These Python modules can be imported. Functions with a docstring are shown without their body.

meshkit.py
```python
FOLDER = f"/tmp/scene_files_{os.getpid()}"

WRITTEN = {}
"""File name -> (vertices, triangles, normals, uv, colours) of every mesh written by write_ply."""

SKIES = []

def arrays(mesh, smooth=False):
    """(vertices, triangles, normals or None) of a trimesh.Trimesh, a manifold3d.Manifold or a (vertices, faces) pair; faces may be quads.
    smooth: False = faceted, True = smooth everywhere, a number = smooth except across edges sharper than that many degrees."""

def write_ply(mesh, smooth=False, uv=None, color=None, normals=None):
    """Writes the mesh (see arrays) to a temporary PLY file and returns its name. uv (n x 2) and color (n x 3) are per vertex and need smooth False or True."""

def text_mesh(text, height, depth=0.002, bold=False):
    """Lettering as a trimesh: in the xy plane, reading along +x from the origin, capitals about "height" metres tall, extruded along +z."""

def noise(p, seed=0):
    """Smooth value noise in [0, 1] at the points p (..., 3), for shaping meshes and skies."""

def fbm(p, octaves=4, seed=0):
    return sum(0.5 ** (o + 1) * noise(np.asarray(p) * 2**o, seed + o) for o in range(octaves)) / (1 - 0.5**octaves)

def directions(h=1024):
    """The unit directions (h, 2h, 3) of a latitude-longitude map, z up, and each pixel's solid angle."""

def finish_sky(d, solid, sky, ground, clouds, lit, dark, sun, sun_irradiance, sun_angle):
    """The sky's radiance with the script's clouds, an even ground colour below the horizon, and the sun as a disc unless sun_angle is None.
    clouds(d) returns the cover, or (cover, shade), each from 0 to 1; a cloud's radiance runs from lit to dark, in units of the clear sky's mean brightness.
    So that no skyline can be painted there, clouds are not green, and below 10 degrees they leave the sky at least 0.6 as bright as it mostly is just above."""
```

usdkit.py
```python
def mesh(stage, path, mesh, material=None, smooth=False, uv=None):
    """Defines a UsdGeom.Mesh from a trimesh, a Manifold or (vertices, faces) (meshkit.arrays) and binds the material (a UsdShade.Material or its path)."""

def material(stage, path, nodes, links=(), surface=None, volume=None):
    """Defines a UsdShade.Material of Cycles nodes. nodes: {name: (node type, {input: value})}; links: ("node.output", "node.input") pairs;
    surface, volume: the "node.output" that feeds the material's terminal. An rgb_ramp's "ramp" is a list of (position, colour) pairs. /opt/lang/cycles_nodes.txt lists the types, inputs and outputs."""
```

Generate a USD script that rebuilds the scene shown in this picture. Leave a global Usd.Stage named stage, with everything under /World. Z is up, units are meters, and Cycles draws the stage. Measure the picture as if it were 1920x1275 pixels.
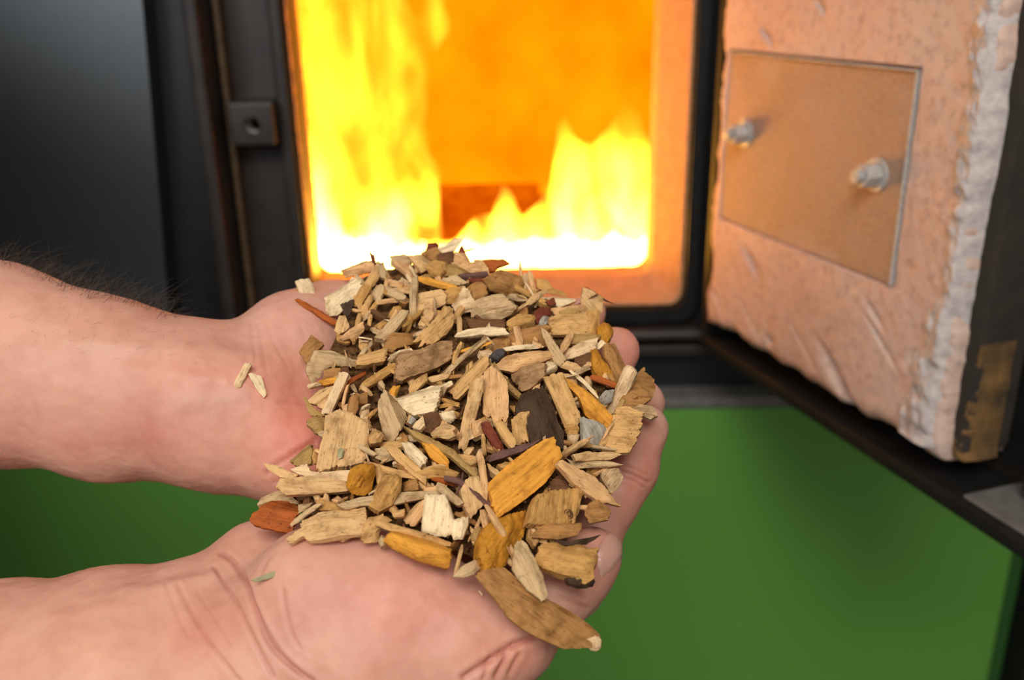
import math, random
import numpy as np, trimesh, manifold3d, usdkit, meshkit
from scipy.spatial import Delaunay, cKDTree
from shapely.geometry import Polygon, Point
import shapely
from pxr import Usd, UsdGeom, UsdLux, UsdShade, Gf, Sdf, Vt

stage = Usd.Stage.CreateInMemory()
UsdGeom.SetStageUpAxis(stage, 'Z'); UsdGeom.SetStageMetersPerUnit(stage, 1.0)
UsdGeom.Xform.Define(stage, '/World')

# ------------------------------------------------------------------ camera
FPX, PITCH, ROLL = 1750.0, math.radians(20.6), math.radians(1.07)
CAM = np.array([0, 0, 1.30])
FWD = np.array([0, math.cos(PITCH), -math.sin(PITCH)])
_u0 = np.array([0, math.sin(PITCH), math.cos(PITCH)])
RGT = math.cos(ROLL) * np.array([1, 0, 0.]) - math.sin(ROLL) * _u0
UPV = math.sin(ROLL) * np.array([1, 0, 0.]) + math.cos(ROLL) * _u0
cam = UsdGeom.Camera.Define(stage, '/World/camera')
_m = np.eye(4); _m[0, :3], _m[1, :3], _m[2, :3], _m[3, :3] = RGT, UPV, -FWD, CAM
cam.MakeMatrixXform().Set(Gf.Matrix4d(*_m.ravel().tolist()))
cam.CreateHorizontalApertureAttr(23.6); cam.CreateVerticalApertureAttr(23.6 * 1275 / 1920)
cam.CreateFocalLengthAttr(23.6 * FPX / 1920)
cam.CreateFStopAttr(5.6); cam.CreateFocusDistanceAttr(0.315)
cam.CreateClippingRangeAttr((0.02, 100.0))
cam.CreateExposureAttr(0.0)

# ------------------------------------------------------------------ room light
def light_xf(prim, pos, target):
    pos, target = np.array(pos, float), np.array(target, float)
    z = pos - target; z /= np.linalg.norm(z)
    x = np.cross([0, 0, 1.0], z); x /= np.linalg.norm(x); y = np.cross(z, x)
    m = np.eye(4); m[0, :3], m[1, :3], m[2, :3], m[3, :3] = x, y, z, pos
    prim.MakeMatrixXform().Set(Gf.Matrix4d(*m.ravel().tolist()))

dome = UsdLux.DomeLight.Define(stage, '/World/room_daylight')
dome.CreateColorAttr(Gf.Vec3f(1.0, 0.99, 0.97)); dome.CreateIntensityAttr(0.075)
key = UsdLux.RectLight.Define(stage, '/World/ceiling_lamp')
key.CreateWidthAttr(0.8); key.CreateHeightAttr(0.5); key.CreateColorAttr(Gf.Vec3f(1.0, 0.985, 0.95)); key.CreateIntensityAttr(13.6)
light_xf(key, (-0.05, -0.65, 2.20), (0.05, 0.5, 1.1))

win = UsdLux.RectLight.Define(stage, '/World/window_light')                 # daylight from a window behind the person
win.CreateWidthAttr(0.55); win.CreateHeightAttr(0.8); win.CreateColorAttr(Gf.Vec3f(0.93, 0.97, 1.0)); win.CreateIntensityAttr(9.0)
light_xf(win, (-0.92, -1.10, 1.95), (0.0, 0.6, 1.2))

# ------------------------------------------------------------------ helpers
def ray(u, v):
    return FWD + (u - 960) / FPX * RGT - (v - 637.5) / FPX * UPV
def at_y(u, v, y):
    d = ray(u, v); return CAM + d * ((y - CAM[1]) / d[1])
def at_z(u, v, z):
    return CAM + ray(u, v) * z
def px_of(P):
    d = np.asarray(P, float) - CAM; z = d @ FWD
    return 960 + FPX * (d @ RGT) / z, 637.5 - FPX * (d @ UPV) / z, z
R_CAM = np.stack([RGT, UPV, FWD])          # rows: camera axes (x right, y up, z depth)
def cam_pt(u, v, z): return np.array([(u - 960) / FPX * z, -(v - 637.5) / FPX * z, z])
def to_world(p): return CAM + np.asarray(p) @ R_CAM

def lin(r, g, b):
    c = np.array([r, g, b]) / 255.0
    return tuple(np.where(c < 0.04045, c / 12.92, ((c + 0.055) / 1.055) ** 2.4))

used = {}
def numbered(name, parent='/World'):
    k = parent + '/' + name; n = used.get(k, 0); used[k] = n + 1
    return k if n == 0 else f'{k}_{n:03d}'
def tag(prim, label=None, cat=None, group=None, kind=None):
    for k, v in (('label', label), ('category', cat), ('group', group), ('kind', kind)):
        if v: prim.SetCustomDataByKey(k, v)
    return prim
def obj(name, mesh, mat, parent=None, smooth=False, **kw):
    m = usdkit.mesh(stage, numbered(name, str(parent.GetPath()) if parent else '/World'), mesh, mat, smooth)
    tag(m.GetPrim(), **kw); return m.GetPrim()
def thing(name, parent=None, loc=None, **kw):
    x = UsdGeom.Xform.Define(stage, numbered(name, str(parent.GetPath()) if parent else '/World'))
    if loc is not None: x.AddTranslateOp().Set(Gf.Vec3d(*map(float, loc)))
    tag(x.GetPrim(), **kw); return x.GetPrim()
MATS = {}
def mat(name, nodes, links=(), surface=None, volume=None):
    MATS[name] = usdkit.material(stage, '/World/Looks/' + name, nodes, links, surface, volume); return MATS[name]

def box(x0, x1, y0, y1, z0, z1, bev=0.0):
    """a box with rounded or bevelled edges"""
    if bev <= 0:
        m = trimesh.creation.box([x1 - x0, y1 - y0, z1 - z0]); m.apply_translation([(x0 + x1) / 2, (y0 + y1) / 2, (z0 + z1) / 2]); return m
    b = bev; pts = []
    for sx in (0, 1):
        for sy in (0, 1):
            for sz in (0, 1):
                c = np.array([[x0 + b, x1 - b][sx], [y0 + b, y1 - b][sy], [z0 + b, z1 - b][sz]])
                s = np.array([1 if sx else -1, 1 if sy else -1, 1 if sz else -1])
                for w in ((1, 0, 0), (0, 1, 0), (0, 0, 1), (.707, .707, 0), (.707, 0, .707), (0, .707, .707), (.577, .577, .577)):
                    pts.append(c + b * s * np.array(w))
    return trimesh.convex.convex_hull(np.array(pts))
def cat(*ms): return trimesh.util.concatenate([m for m in ms])
def mani(m): return manifold3d.Manifold(manifold3d.Mesh(np.asarray(m.vertices, np.float32), np.asarray(m.faces, np.uint32)))
def tri(M):
    q = M.to_mesh(); return trimesh.Trimesh(q.vert_properties[:, :3], q.tri_verts, process=False)
def prism_y(pts, y0, y1):
    """a polygon of (x, z) extruded from y0 to y1"""
    pg = Polygon(pts)
    m = trimesh.creation.extrude_polygon(pg, y1 - y0, engine='earcut')
    v = m.vertices.copy(); m.vertices = np.stack([v[:, 0], y0 + v[:, 2], v[:, 1]], 1); m.invert(); return m
def tube(points, rad, sides=8):
    p = np.asarray(points, float); rad = np.broadcast_to(rad, (len(p),))
    t = np.gradient(p, axis=0); t /= np.linalg.norm(t, axis=1, keepdims=True)
    a = np.cross(t, np.where(np.abs(t[:, 2:]) < .9, [0, 0, 1.], [1., 0, 0])); a /= np.linalg.norm(a, axis=1, keepdims=True)
    b = np.cross(t, a); an = np.arange(sides) * 2 * math.pi / sides
    v = p[:, None] + rad[:, None, None] * (np.cos(an)[None, :, None] * a[:, None] + np.sin(an)[None, :, None] * b[:, None])
    n = len(p); v = np.vstack([v.reshape(-1, 3), p[0], p[-1]]); f = []
    for i in range(n - 1):
        for j in range(sides):
            q, k = i * sides + j, i * sides + (j + 1) % sides
            f += [[q, k, k + sides], [q, k + sides, q + sides]]
    for j in range(sides):
        k = (j + 1) % sides
        f += [[n * sides, k, j], [n * sides + 1, (n - 1) * sides + j, (n - 1) * sides + k]]
    return trimesh.Trimesh(v, f, process=False)

# ------------------------------------------------------------------ materials
def plain(name, col, rough=0.6, metal=0.0, var=0.25, scale=40.0, bump=0.3, dist=0.0006, col2=None, stretch=(1, 1, 1), spec=0.5):
    c = np.array(col); lo = c * (1 - var) if col2 is None else np.array(col2)
    return mat(name, {
        'tc': ('texture_coordinate', {}), 'mp': ('mapping', {'scale': stretch}),
        'n': ('noise_texture', {'scale': scale, 'detail': 5.0, 'roughness': 0.6}),
        'r': ('rgb_ramp', {'ramp': [(0.3, tuple(lo)), (0.7, tuple(c))]}),
        'b': ('bump', {'strength': bump, 'distance': dist}),
        'p': ('principled_bsdf', {'roughness': rough, 'metallic': metal, 'specular_ior_level': spec})},
        [('tc.object', 'mp.vector'), ('mp.vector', 'n.vector'), ('n.fac', 'r.fac'), ('r.color', 'p.base_color'), ('n.fac', 'b.height'), ('b.normal', 'p.normal')], 'p.BSDF')
plain('black_steel', (0.012, 0.011, 0.010), 0.6, 0.0, 0.5, 60, 0.25, spec=0.25)
plain('brown_steel', (0.030, 0.021, 0.016), 0.5, 0.0, 0.5, 45, 0.35, col2=(0.012, 0.009, 0.008))
plain('rust', (0.11, 0.058, 0.022), 0.7, 0.0, 0.6, 120, 0.5)
plain('grey_sheet', (0.155, 0.165, 0.173), 0.40, 1.0, 0.12, 300, 0.06, 0.0002)
plain('strip_black', (0.006, 0.007, 0.009), 0.5, 0.0, 0.3, 80, 0.2)
plain('green_paint', lin(94, 150, 57), 0.5, 0.0, 0.10, 900, 0.25, 0.0002)
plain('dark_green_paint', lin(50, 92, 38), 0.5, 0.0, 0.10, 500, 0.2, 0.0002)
plain('grey_edge', (0.16, 0.145, 0.125), 0.5, 0.0, 0.3, 100, 0.2)
plain('refractory', (0.55, 0.27, 0.12), 0.9, 0.0, 0.25, 70, 0.6, 0.001)
plain('zinc', (0.50, 0.45, 0.41), 0.6, 0.1, 0.3, 250, 0.3)
plain('work_cloth', (0.014, 0.016, 0.020), 0.9, 0.0, 0.2, 300, 0.4)
plain('face_skin', (0.62, 0.37, 0.29), 0.55, 0.0, 0.08, 60, 0.2)
plain('floor_grey', (0.22, 0.215, 0.20), 0.7, 0.0, 0.2, 8, 0.2)
plain('wall_white', (0.55, 0.55, 0.53), 0.8, 0.0, 0.06, 6, 0.2)
plain('burnt_block', (0.035, 0.024, 0.014), 0.9, 0.0, 0.5, 60, 0.7, 0.001)
plain('rust_glue', (0.20, 0.095, 0.022), 0.85, 0.0, 0.6, 70, 0.8, 0.001, col2=(0.05, 0.03, 0.012))
plain('glass_wool', (0.62, 0.52, 0.47), 0.95, 0.0, 0.35, 160, 0.8, 0.0015)
plain('gasket_rope', (0.03, 0.026, 0.02), 0.95, 0.0, 0.5, 200, 0.8, 0.001)
mat('insulation', {
    'tc': ('texture_coordinate', {}),
    'n1': ('noise_texture', {'scale': 14.0, 'detail': 4.0}), 'n2': ('noise_texture', {'scale': 160.0, 'detail': 6.0, 'roughness': 0.65}),
    'r1': ('rgb_ramp', {'ramp': [(0.3, (0.54, 0.345, 0.265)), (0.55, (0.60, 0.40, 0.315)), (0.75, (0.56, 0.42, 0.345))]}),
    'r2': ('rgb_ramp', {'ramp': [(0.30, (0.72, 0.68, 0.66)), (0.5, (1, 1, 1))]}),
    'x': ('mix_color', {'blend_type': 'multiply', 'fac': 1.0}),
    'b': ('bump', {'strength': 0.5, 'distance': 0.001}), 'p': ('principled_bsdf', {'roughness': 0.95, 'specular_ior_level': 0.2})},
    [('tc.object', 'n1.vector'), ('tc.object', 'n2.vector'), ('n1.fac', 'r1.fac'), ('n2.fac', 'r2.fac'), ('r1.color', 'x.a'), ('r2.color', 'x.b'),
     ('x.result', 'p.base_color'), ('n2.fac', 'b.height'), ('b.normal', 'p.normal')], 'p.BSDF')
mat('dusty_plate', {
    'tc': ('texture_coordinate', {}),
    'n1': ('noise_texture', {'scale': 11.0, 'detail': 3.0}), 'n2': ('noise_texture', {'scale': 420.0, 'detail': 4.0, 'roughness': 0.7}),
    'r1': ('rgb_ramp', {'ramp': [(0.35, (0.40, 0.255, 0.190)), (0.55, (0.39, 0.235, 0.145)), (0.70, (0.43, 0.29, 0.23))]}),
    'r2': ('rgb_ramp', {'ramp': [(0.30, (0.78, 0.76, 0.74)), (0.6, (1.05, 1.05, 1.05))]}),
    'x': ('mix_color', {'blend_type': 'multiply', 'fac': 1.0}),
    'b': ('bump', {'strength': 0.25, 'distance': 0.0004}), 'p': ('principled_bsdf', {'roughness': 0.75, 'specular_ior_level': 0.3})},
    [('tc.object', 'n1.vector'), ('tc.object', 'n2.vector'), ('n1.fac', 'r1.fac'), ('n2.fac', 'r2.fac'), ('r1.color', 'x.a'), ('r2.color', 'x.b'),
     ('x.result', 'p.base_color'), ('n2.fac', 'b.height'), ('b.normal', 'p.normal')], 'p.BSDF')
# glowing fire brick: incandescent, so it emits
mat('hot_brick', {
    'tc': ('texture_coordinate', {}), 'n': ('noise_texture', {'scale': 9.0, 'detail': 6.0, 'roughness': 0.6}),
    'r': ('rgb_ramp', {'ramp': [(0.30, (1.5, 0.25, 0.0)), (0.5, (1.6, 0.35, 0.001)), (0.70, (1.7, 0.44, 0.002))]}),
    'e': ('emission', {'strength': 1.0})}, [('tc.object', 'n.vector'), ('n.fac', 'r.fac'), ('r.color', 'e.color')], 'e.emission')
mat('cooler_brick', {
    'tc': ('texture_coordinate', {}), 'n': ('noise_texture', {'scale': 30.0, 'detail': 4.0}),
    'r': ('rgb_ramp', {'ramp': [(0.35, (0.55, 0.05, 0.0)), (0.7, (0.95, 0.16, 0.0))]}),
    'e': ('emission', {'strength': 1.0})}, [('tc.object', 'n.vector'), ('n.fac', 'r.fac'), ('r.color', 'e.color')], 'e.emission')
mat('embers', {
    'tc': ('texture_coordinate', {}), 'n': ('noise_texture', {'scale': 40.0, 'detail': 4.0}),
    'r': ('rgb_ramp', {'ramp': [(0.3, (1.4, 0.62, 0.13)), (0.6, (1.4, 0.72, 0.28))]}),
    'e': ('emission', {'strength': 4.5})}, [('tc.object', 'n.vector'), ('n.fac', 'r.fac'), ('r.color', 'e.color')], 'e.emission')

def flame_mat(name, zlo, zhi, s_lo, s_hi, scale=22.0, lo=0.42, hi=0.68, seed=0.0, floor=0.12):
    """a burning gas: brightest low down, torn into rising tongues"""
    return mat(name, {
        'g': ('geometry', {}), 'mp': ('mapping', {'scale': (1.0, 1.0, 0.38), 'location': (seed, seed * 0.7, seed * 1.3)}),
        'n': ('noise_texture', {'scale': scale, 'detail': 3.5, 'roughness': 0.55, 'distortion': 0.7}),
        'm': ('map_range', {'range_type': 'smoothstep', 'from_min': lo, 'from_max': hi, 'to_min': floor, 'to_max': 1.0}),
        's': ('separate_xyz', {}),
        'h': ('map_range', {'range_type': 'smoothstep', 'from_min': zlo, 'from_max': zhi, 'to_min': s_lo, 'to_max': s_hi}),
        'x': ('math', {'math_type': 'multiply'}),
        'v': ('principled_volume', {'density': 0.0, 'color': (0, 0, 0), 'emission_color': (1.4, 0.62, 0.036)})},
        [('g.position', 'mp.vector'), ('mp.vector', 'n.vector'), ('n.fac', 'm.value'), ('g.position', 's.vector'), ('s.z', 'h.value'),
         ('m.result', 'x.value1'), ('h.result', 'x.value2'), ('x.value', 'v.emission_strength')], volume='v.volume')

GAIN = 0.82
def wood(name, rgb, dark=0.40, light=1.16, specks=0.55, rough=0.75, grain=1.0):
    c = np.array(lin(*rgb)) * GAIN * np.array([1.0, 0.965, 0.96])
    mat(name, {
        'tc': ('texture_coordinate', {}), 'oi': ('object_info', {}),
        'w': ('math', {'math_type': 'multiply', 'value2': 37.0}),
        'mp': ('mapping', {'scale': (90, 1500 * grain, 1100)}), 'mq': ('mapping', {'scale': (170, 260, 260)}),
        'n': ('noise_texture', {'dimensions': '4D', 'scale': 1.0, 'detail': 4.0, 'roughness': 0.6, 'distortion': 0.4}),
        'n2': ('noise_texture', {'dimensions': '4D', 'scale': 1.0, 'detail': 3.0, 'roughness': 0.6}),
        'k': ('noise_texture', {'dimensions': '4D', 'scale': 6.0, 'detail': 2.0}), 'ms': ('mapping', {'scale': (120, 220, 200)}),
        'r': ('rgb_ramp', {'ramp': [(0.22, tuple(c * dark * np.array([1, .9, .78]))), (0.47, tuple(c)), (0.75, tuple(np.minimum(c * light, 0.92)))]}),
        'r2': ('rgb_ramp', {'ramp': [(0.28, (0.56, 0.48, 0.38)), (0.50, (0.98, 0.97, 0.96)), (0.75, (1.10, 1.07, 1.02))]}),
        'rs': ('rgb_ramp', {'ramp': [(0.28, (0.25, 0.19, 0.13)), (0.37, (1, 1, 1))]}),
        'x': ('mix_color', {'blend_type': 'multiply', 'fac': 1.0}), 'y': ('mix_color', {'blend_type': 'multiply', 'fac': specks}),
        'b': ('bump', {'strength': 0.9, 'distance': 0.0004}), 'p': ('principled_bsdf', {'roughness': rough, 'specular_ior_level': 0.2})},
        [('oi.random', 'w.value1'), ('w.value', 'n.w'), ('w.value', 'n2.w'), ('w.value', 'k.w'), ('tc.object', 'mp.vector'), ('mp.vector', 'n.vector'),
         ('tc.object', 'mq.vector'), ('mq.vector', 'n2.vector'), ('tc.object', 'ms.vector'), ('ms.vector', 'k.vector'),
         ('n.fac', 'r.fac'), ('n2.fac', 'r2.fac'), ('k.fac', 'rs.fac'), ('r.color', 'x.a'), ('r2.color', 'x.b'), ('x.result', 'y.a'), ('rs.color', 'y.b'),
         ('y.result', 'p.base_color'), ('n.fac', 'b.height'), ('b.normal', 'p.normal')], 'p.BSDF')
WOODS = dict(cream=(246, 218, 170), pale=(236, 200, 150), straw=(224, 180, 122), tan=(216, 168, 104), peach=(228, 178, 120), gold=(202, 152, 84),
             brown=(176, 126, 70), dbrown=(112, 74, 44), ochre=(234, 162, 60), dochre=(196, 132, 38), orange=(178, 92, 36), red=(126, 60, 38),
             grey=(206, 172, 124), stone=(178, 170, 152), olive=(180, 142, 82), sage=(208, 174, 126), dark=(76, 56, 38), mauve=(112, 78, 68), slate=(84, 76, 74), husk=(170, 160, 120))
for k, c in WOODS.items():
    wood('wood_' + k, c, *((0.5, 1.25, 0.7) if k in ('dark', 'dbrown', 'stone') else (0.40, 1.16, 0.7)))
wood('wood_mottled', (176, 136, 92), 0.40, 1.25, 0.9, grain=0.35)
wood('wood_debris', (112, 80, 46), 0.25, 1.7, 0.95, grain=0.3)

# skin: tone comes from the mesh (redder palms and creases, paler forearms)
mat('skin', {
    'a': ('attribute', {'attribute': 'tone'}), 'tc': ('texture_coordinate', {}),
    'n': ('noise_texture', {'scale': 420.0, 'detail': 4.0, 'roughness': 0.6}), 'n2': ('noise_texture', {'scale': 55.0, 'detail': 3.0}),
    'vo': ('voronoi_texture', {'feature': 'distance_to_edge', 'scale': 900.0}),
    'r': ('rgb_ramp', {'ramp': [(0.32, (0.91, 0.85, 0.84)), (0.66, (1.05, 1.07, 1.08))]}),
    'x': ('mix_color', {'blend_type': 'multiply', 'fac': 1.0}),
    'hm': ('math', {'math_type': 'multiply_add', 'value2': 0.5}),
    'b': ('bump', {'strength': 0.22, 'distance': 0.0003}),
    'p': ('principled_bsdf', {'roughness': 0.50, 'specular_ior_level': 0.35, 'subsurface_weight': 0.22, 'subsurface_scale': 0.0035, 'subsurface_radius': (1.0, 0.35, 0.18)})},
    [('tc.object', 'n.vector'), ('tc.object', 'n2.vector'), ('tc.object', 'vo.vector'), ('n2.fac', 'r.fac'), ('a.color', 'x.a'), ('r.color', 'x.b'), ('x.result', 'p.base_color'),
     ('n.fac', 'hm.value1'), ('vo.distance', 'hm.value3'), ('hm.value', 'b.height'), ('b.normal', 'p.normal')], 'p.BSDF')
mat('nail', {'p': ('principled_bsdf', {'base_color': (0.52, 0.26, 0.19), 'roughness': 0.33, 'subsurface_weight': 0.1, 'subsurface_scale': 0.002})}, [], 'p.BSDF')
mat('hair', {'p': ('principled_bsdf', {'base_color': (0.05, 0.028, 0.016), 'roughness': 0.5})}, [], 'p.BSDF')
M = MATS

# ------------------------------------------------------------------ the room
obj('floor', box(-3, 3, -3, 2.6, -0.05, 0), M['floor_grey'], kind='structure', label='grey concrete floor under the boiler', cat='floor')
obj('wall_back', box(-3, 3, 2.6, 2.7, 0, 3), M['wall_white'], kind='structure', label='plain pale wall behind the boiler', cat='wall')

# ------------------------------------------------------------------ the boiler
YF = 0.78
boiler = thing('boiler', loc=None, label='dark steel boiler with open firing hole and green lower casing', cat='boiler')
# casing sheets
zt = 1.75
obj('side_sheet', prism_y([(-0.75, 0.95), (-0.2945, 0.95), (-0.289, 1.036), (-0.272, 1.297), (-0.262, zt), (-0.75, zt)], 0.745, 0.775), M['grey_sheet'], boiler, label='smooth dark grey casing sheet')
obj('cover_strip', box(-0.31, -0.236, 0.772, 0.80, 0.96, zt, 0.001), M['strip_black'], boiler)
obj('strip_joint', box(-0.262, -0.236, 0.769, 0.79, 0.96, 1.1065, 0.0006), M['black_steel'], boiler)
# firing-hole frame: flange, rusty ridge, channel, inner lip
def vrod(x, y, z0, z1, r): return tube([(x, y, z0), (x, y, (z0 + z1) / 2), (x, y, z1)], r, 14)
fr = cat(box(-0.2455, -0.2335, 0.748, 0.81, 0.985, zt, 0.004), box(-0.236, -0.176, 0.80, 0.83, 0.985, zt, 0.001), box(-0.190, -0.1775, 0.785, 0.83, 0.985, zt, 0.004))
obj('frame_jamb', fr, M['brown_steel'], boiler, smooth=40)
obj('frame_ridge', cat(box(-0.2318, -0.2265, 0.782, 0.81, 0.985, zt, 0.002)), M['rust'], boiler, smooth=40, label='rusty welded ridge of the frame')
lug = mani(box(-0.2255, -0.189, 0.768, 0.81, 1.184, 1.219, 0.003))
hole = mani(trimesh.creation.cylinder(0.0068, 0.06, sections=32, transform=trimesh.transformations.rotation_matrix(math.pi / 2, [1, 0, 0]) @ np.eye(4)))
hole = hole.translate((-0.207, 0.775, 1.2005))
lugp = obj('hinge_lug', tri(lug - hole), M['brown_steel'], boiler, smooth=35)
ring = trimesh.creation.annulus(0.0062, 0.0069, 0.02, sections=32, transform=trimesh.transformations.rotation_matrix(math.pi / 2, [1, 0, 0])); ring.apply_translation([-0.207, 0.785, 1.2005])
obj('bushing', ring, M['zinc'], lugp, smooth=35)
# right jamb and bottom of the frame
def rrect(x0, x1, z0, z1, r, n=8):
    out = []
    for cx, cz, a0 in ((x1 - r, z0 + r, -90), (x1 - r, z1 - r, 0), (x0 + r, z1 - r, 90), (x0 + r, z0 + r, 180)):
        out += [(cx + r * math.cos(math.radians(a0 + 90 * k / n)), cz + r * math.sin(math.radians(a0 + 90 * k / n))) for k in range(n + 1)]
    return out
ring_pg = Polygon(rrect(-0.1795, 0.1625, 1.0215, 1.45, 0.016)).difference(Polygon(rrect(-0.1782, 0.1525, 1.0335, 1.44, 0.012)))
lipm = trimesh.creation.extrude_polygon(ring_pg, 0.05, engine='earcut'); v = lipm.vertices.copy(); lipm.vertices = np.stack([v[:, 0], 0.779 + v[:, 2] * 0.9, v[:, 1]], 1); lipm.invert()
obj('frame_lip', lipm, M['black_steel'], boiler, smooth=35)
obj('frame_lintel', box(-0.2455, 0.24, 0.78, 0.83, 1.45, zt, 0.002), M['black_steel'], boiler)
obj('right_jamb', box(0.1625, 0.60, 0.79, 0.83, 0.985, zt, 0.002), M['black_steel'], boiler)
obj('sill_plate', box(-0.2335, 0.1625, 0.79, 0.83, 0.985, 1.022, 0.002), M['black_steel'], boiler)
obj('sill_bar', cat(tube([(-0.23, 0.772, 1.0125), (0.0, 0.772, 1.0125), (0.168, 0.772, 1.0125)], 0.0055, 16), box(-0.23, 0.168, 0.772, 0.80, 1.007, 1.018, 0.001)), M['brown_steel'], boiler, smooth=40)
obj('sill_rail', box(-0.40, 0.50, 0.774, 0.83, 0.990, 1.001, 0.003), M['brown_steel'], boiler, smooth=40)
obj('skirt', box(-0.60, 0.60, 0.79, 0.83, 0.93, 0.992, 0.001), M['strip_black'], boiler)
# green lower casing and its grey upper edge
obj('casing_edge', cat(box(-0.75, 0.478, 0.762, 0.80, 0.9445, 0.9545, 0.002), box(-0.75, 0.478, 0.766, 0.80, 0.9425, 0.9450)), M['grey_edge'], boiler, smooth=40, label='pale grey steel edge above the green casing')
obj('lower_casing', box(-0.75, 0.478, 0.765, 0.80, 0.05, 0.9425, 0.0015), M['green_paint'], boiler, smooth=40, label='green painted lower casing')
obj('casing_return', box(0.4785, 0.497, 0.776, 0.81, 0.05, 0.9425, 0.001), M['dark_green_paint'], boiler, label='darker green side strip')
obj('corner_post', box(0.4975, 0.56, 0.74, 0.81, 0.0, 0.9425, 0.003), M['black_steel'], boiler, smooth=40)
for bx in (-0.70, 0.42): obj('foot', box(bx, bx + 0.05, 0.77, 0.83, 0.0, 0.05, 0.003), M['black_steel'], boiler)
obj('boiler_body', cat(box(-0.75, -0.46, 0.80, 1.70, 0.05, zt), box(0.42, 0.60, 0.83, 1.70, 0.05, zt), box(-0.46, 0.42, 0.83, 1.70, 0.05, 0.86), box(-0.46, 0.42, 0.83, 1.70, 1.62, zt), box(-0.46, 0.42, 1.55, 1.70, 0.86, 1.62)), M['black_steel'], boiler)
# refractory collar round the firing hole, splayed outwards
def loop(y, pts): return np.array([(x, y, z) for x, z in pts])
def on(u, v, y): q = at_y(u, v, y); return q[0], q[2]
lx, lz = on(585, 530, 0.83); rx, rz = on(1222, 521, 0.83)
lx0, _ = on(556, 0, 0.83); rx0, _ = on(1241, 0, 0.83)
zb = (lz + rz) / 2
def collar_loop(x0, x1, z0, y, r): return loop(y, rrect(x0, x1, z0, 1.44, r, 10))
loops = [collar_loop(-0.1765, 0.1525, 1.0335, 0.84, 0.012), collar_loop(-0.1765, 0.1525, 1.0335, 0.790, 0.012), collar_loop(-0.1745, 0.1500, 1.0360, 0.786, 0.012),
         collar_loop(lx - 0.002, rx + 0.003, zb - 0.002, 0.826, 0.014), collar_loop(lx, rx, zb, 0.832, 0.014), collar_loop(lx, rx, zb, 0.87, 0.014)]
# densify each loop and roughen
def dens(L, n=420):
    c = np.vstack([L, L[:1]]); s = np.r_[0, np.cumsum(np.linalg.norm(np.diff(c, axis=0), axis=1))]
    t = np.linspace(0, s[-1], n, endpoint=False); return np.stack([np.interp(t, s, c[:, k]) for k in range(3)], 1)
LL = []
for a, b in zip(loops[:-1], loops[1:]):
    A, B = dens(a), dens(b); n = max(1, int(np.linalg.norm(A - B, axis=1).max() / 0.004))
    LL += [A + (B - A) * k / n for k in range(n)]
LL.append(dens(loops[-1])); LL = np.array(LL); nl, nn = LL.shape[:2]
V = LL.reshape(-1, 3); V = V + (meshkit.fbm(V * 160, 3, 5)[:, None] - 0.5) * 0.0016 * np.array([1, 0.6, 1])
Fq = [[i * nn + j, i * nn + (j + 1) % nn, (i + 1) * nn + (j + 1) % nn, (i + 1) * nn + j] for i in range(nl - 1) for j in range(nn)]
obj('fire_collar', (V, np.array(Fq)[:, ::-1]), M['refractory'], boiler, smooth=True, label='fire-lit refractory collar round the firing hole')
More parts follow.
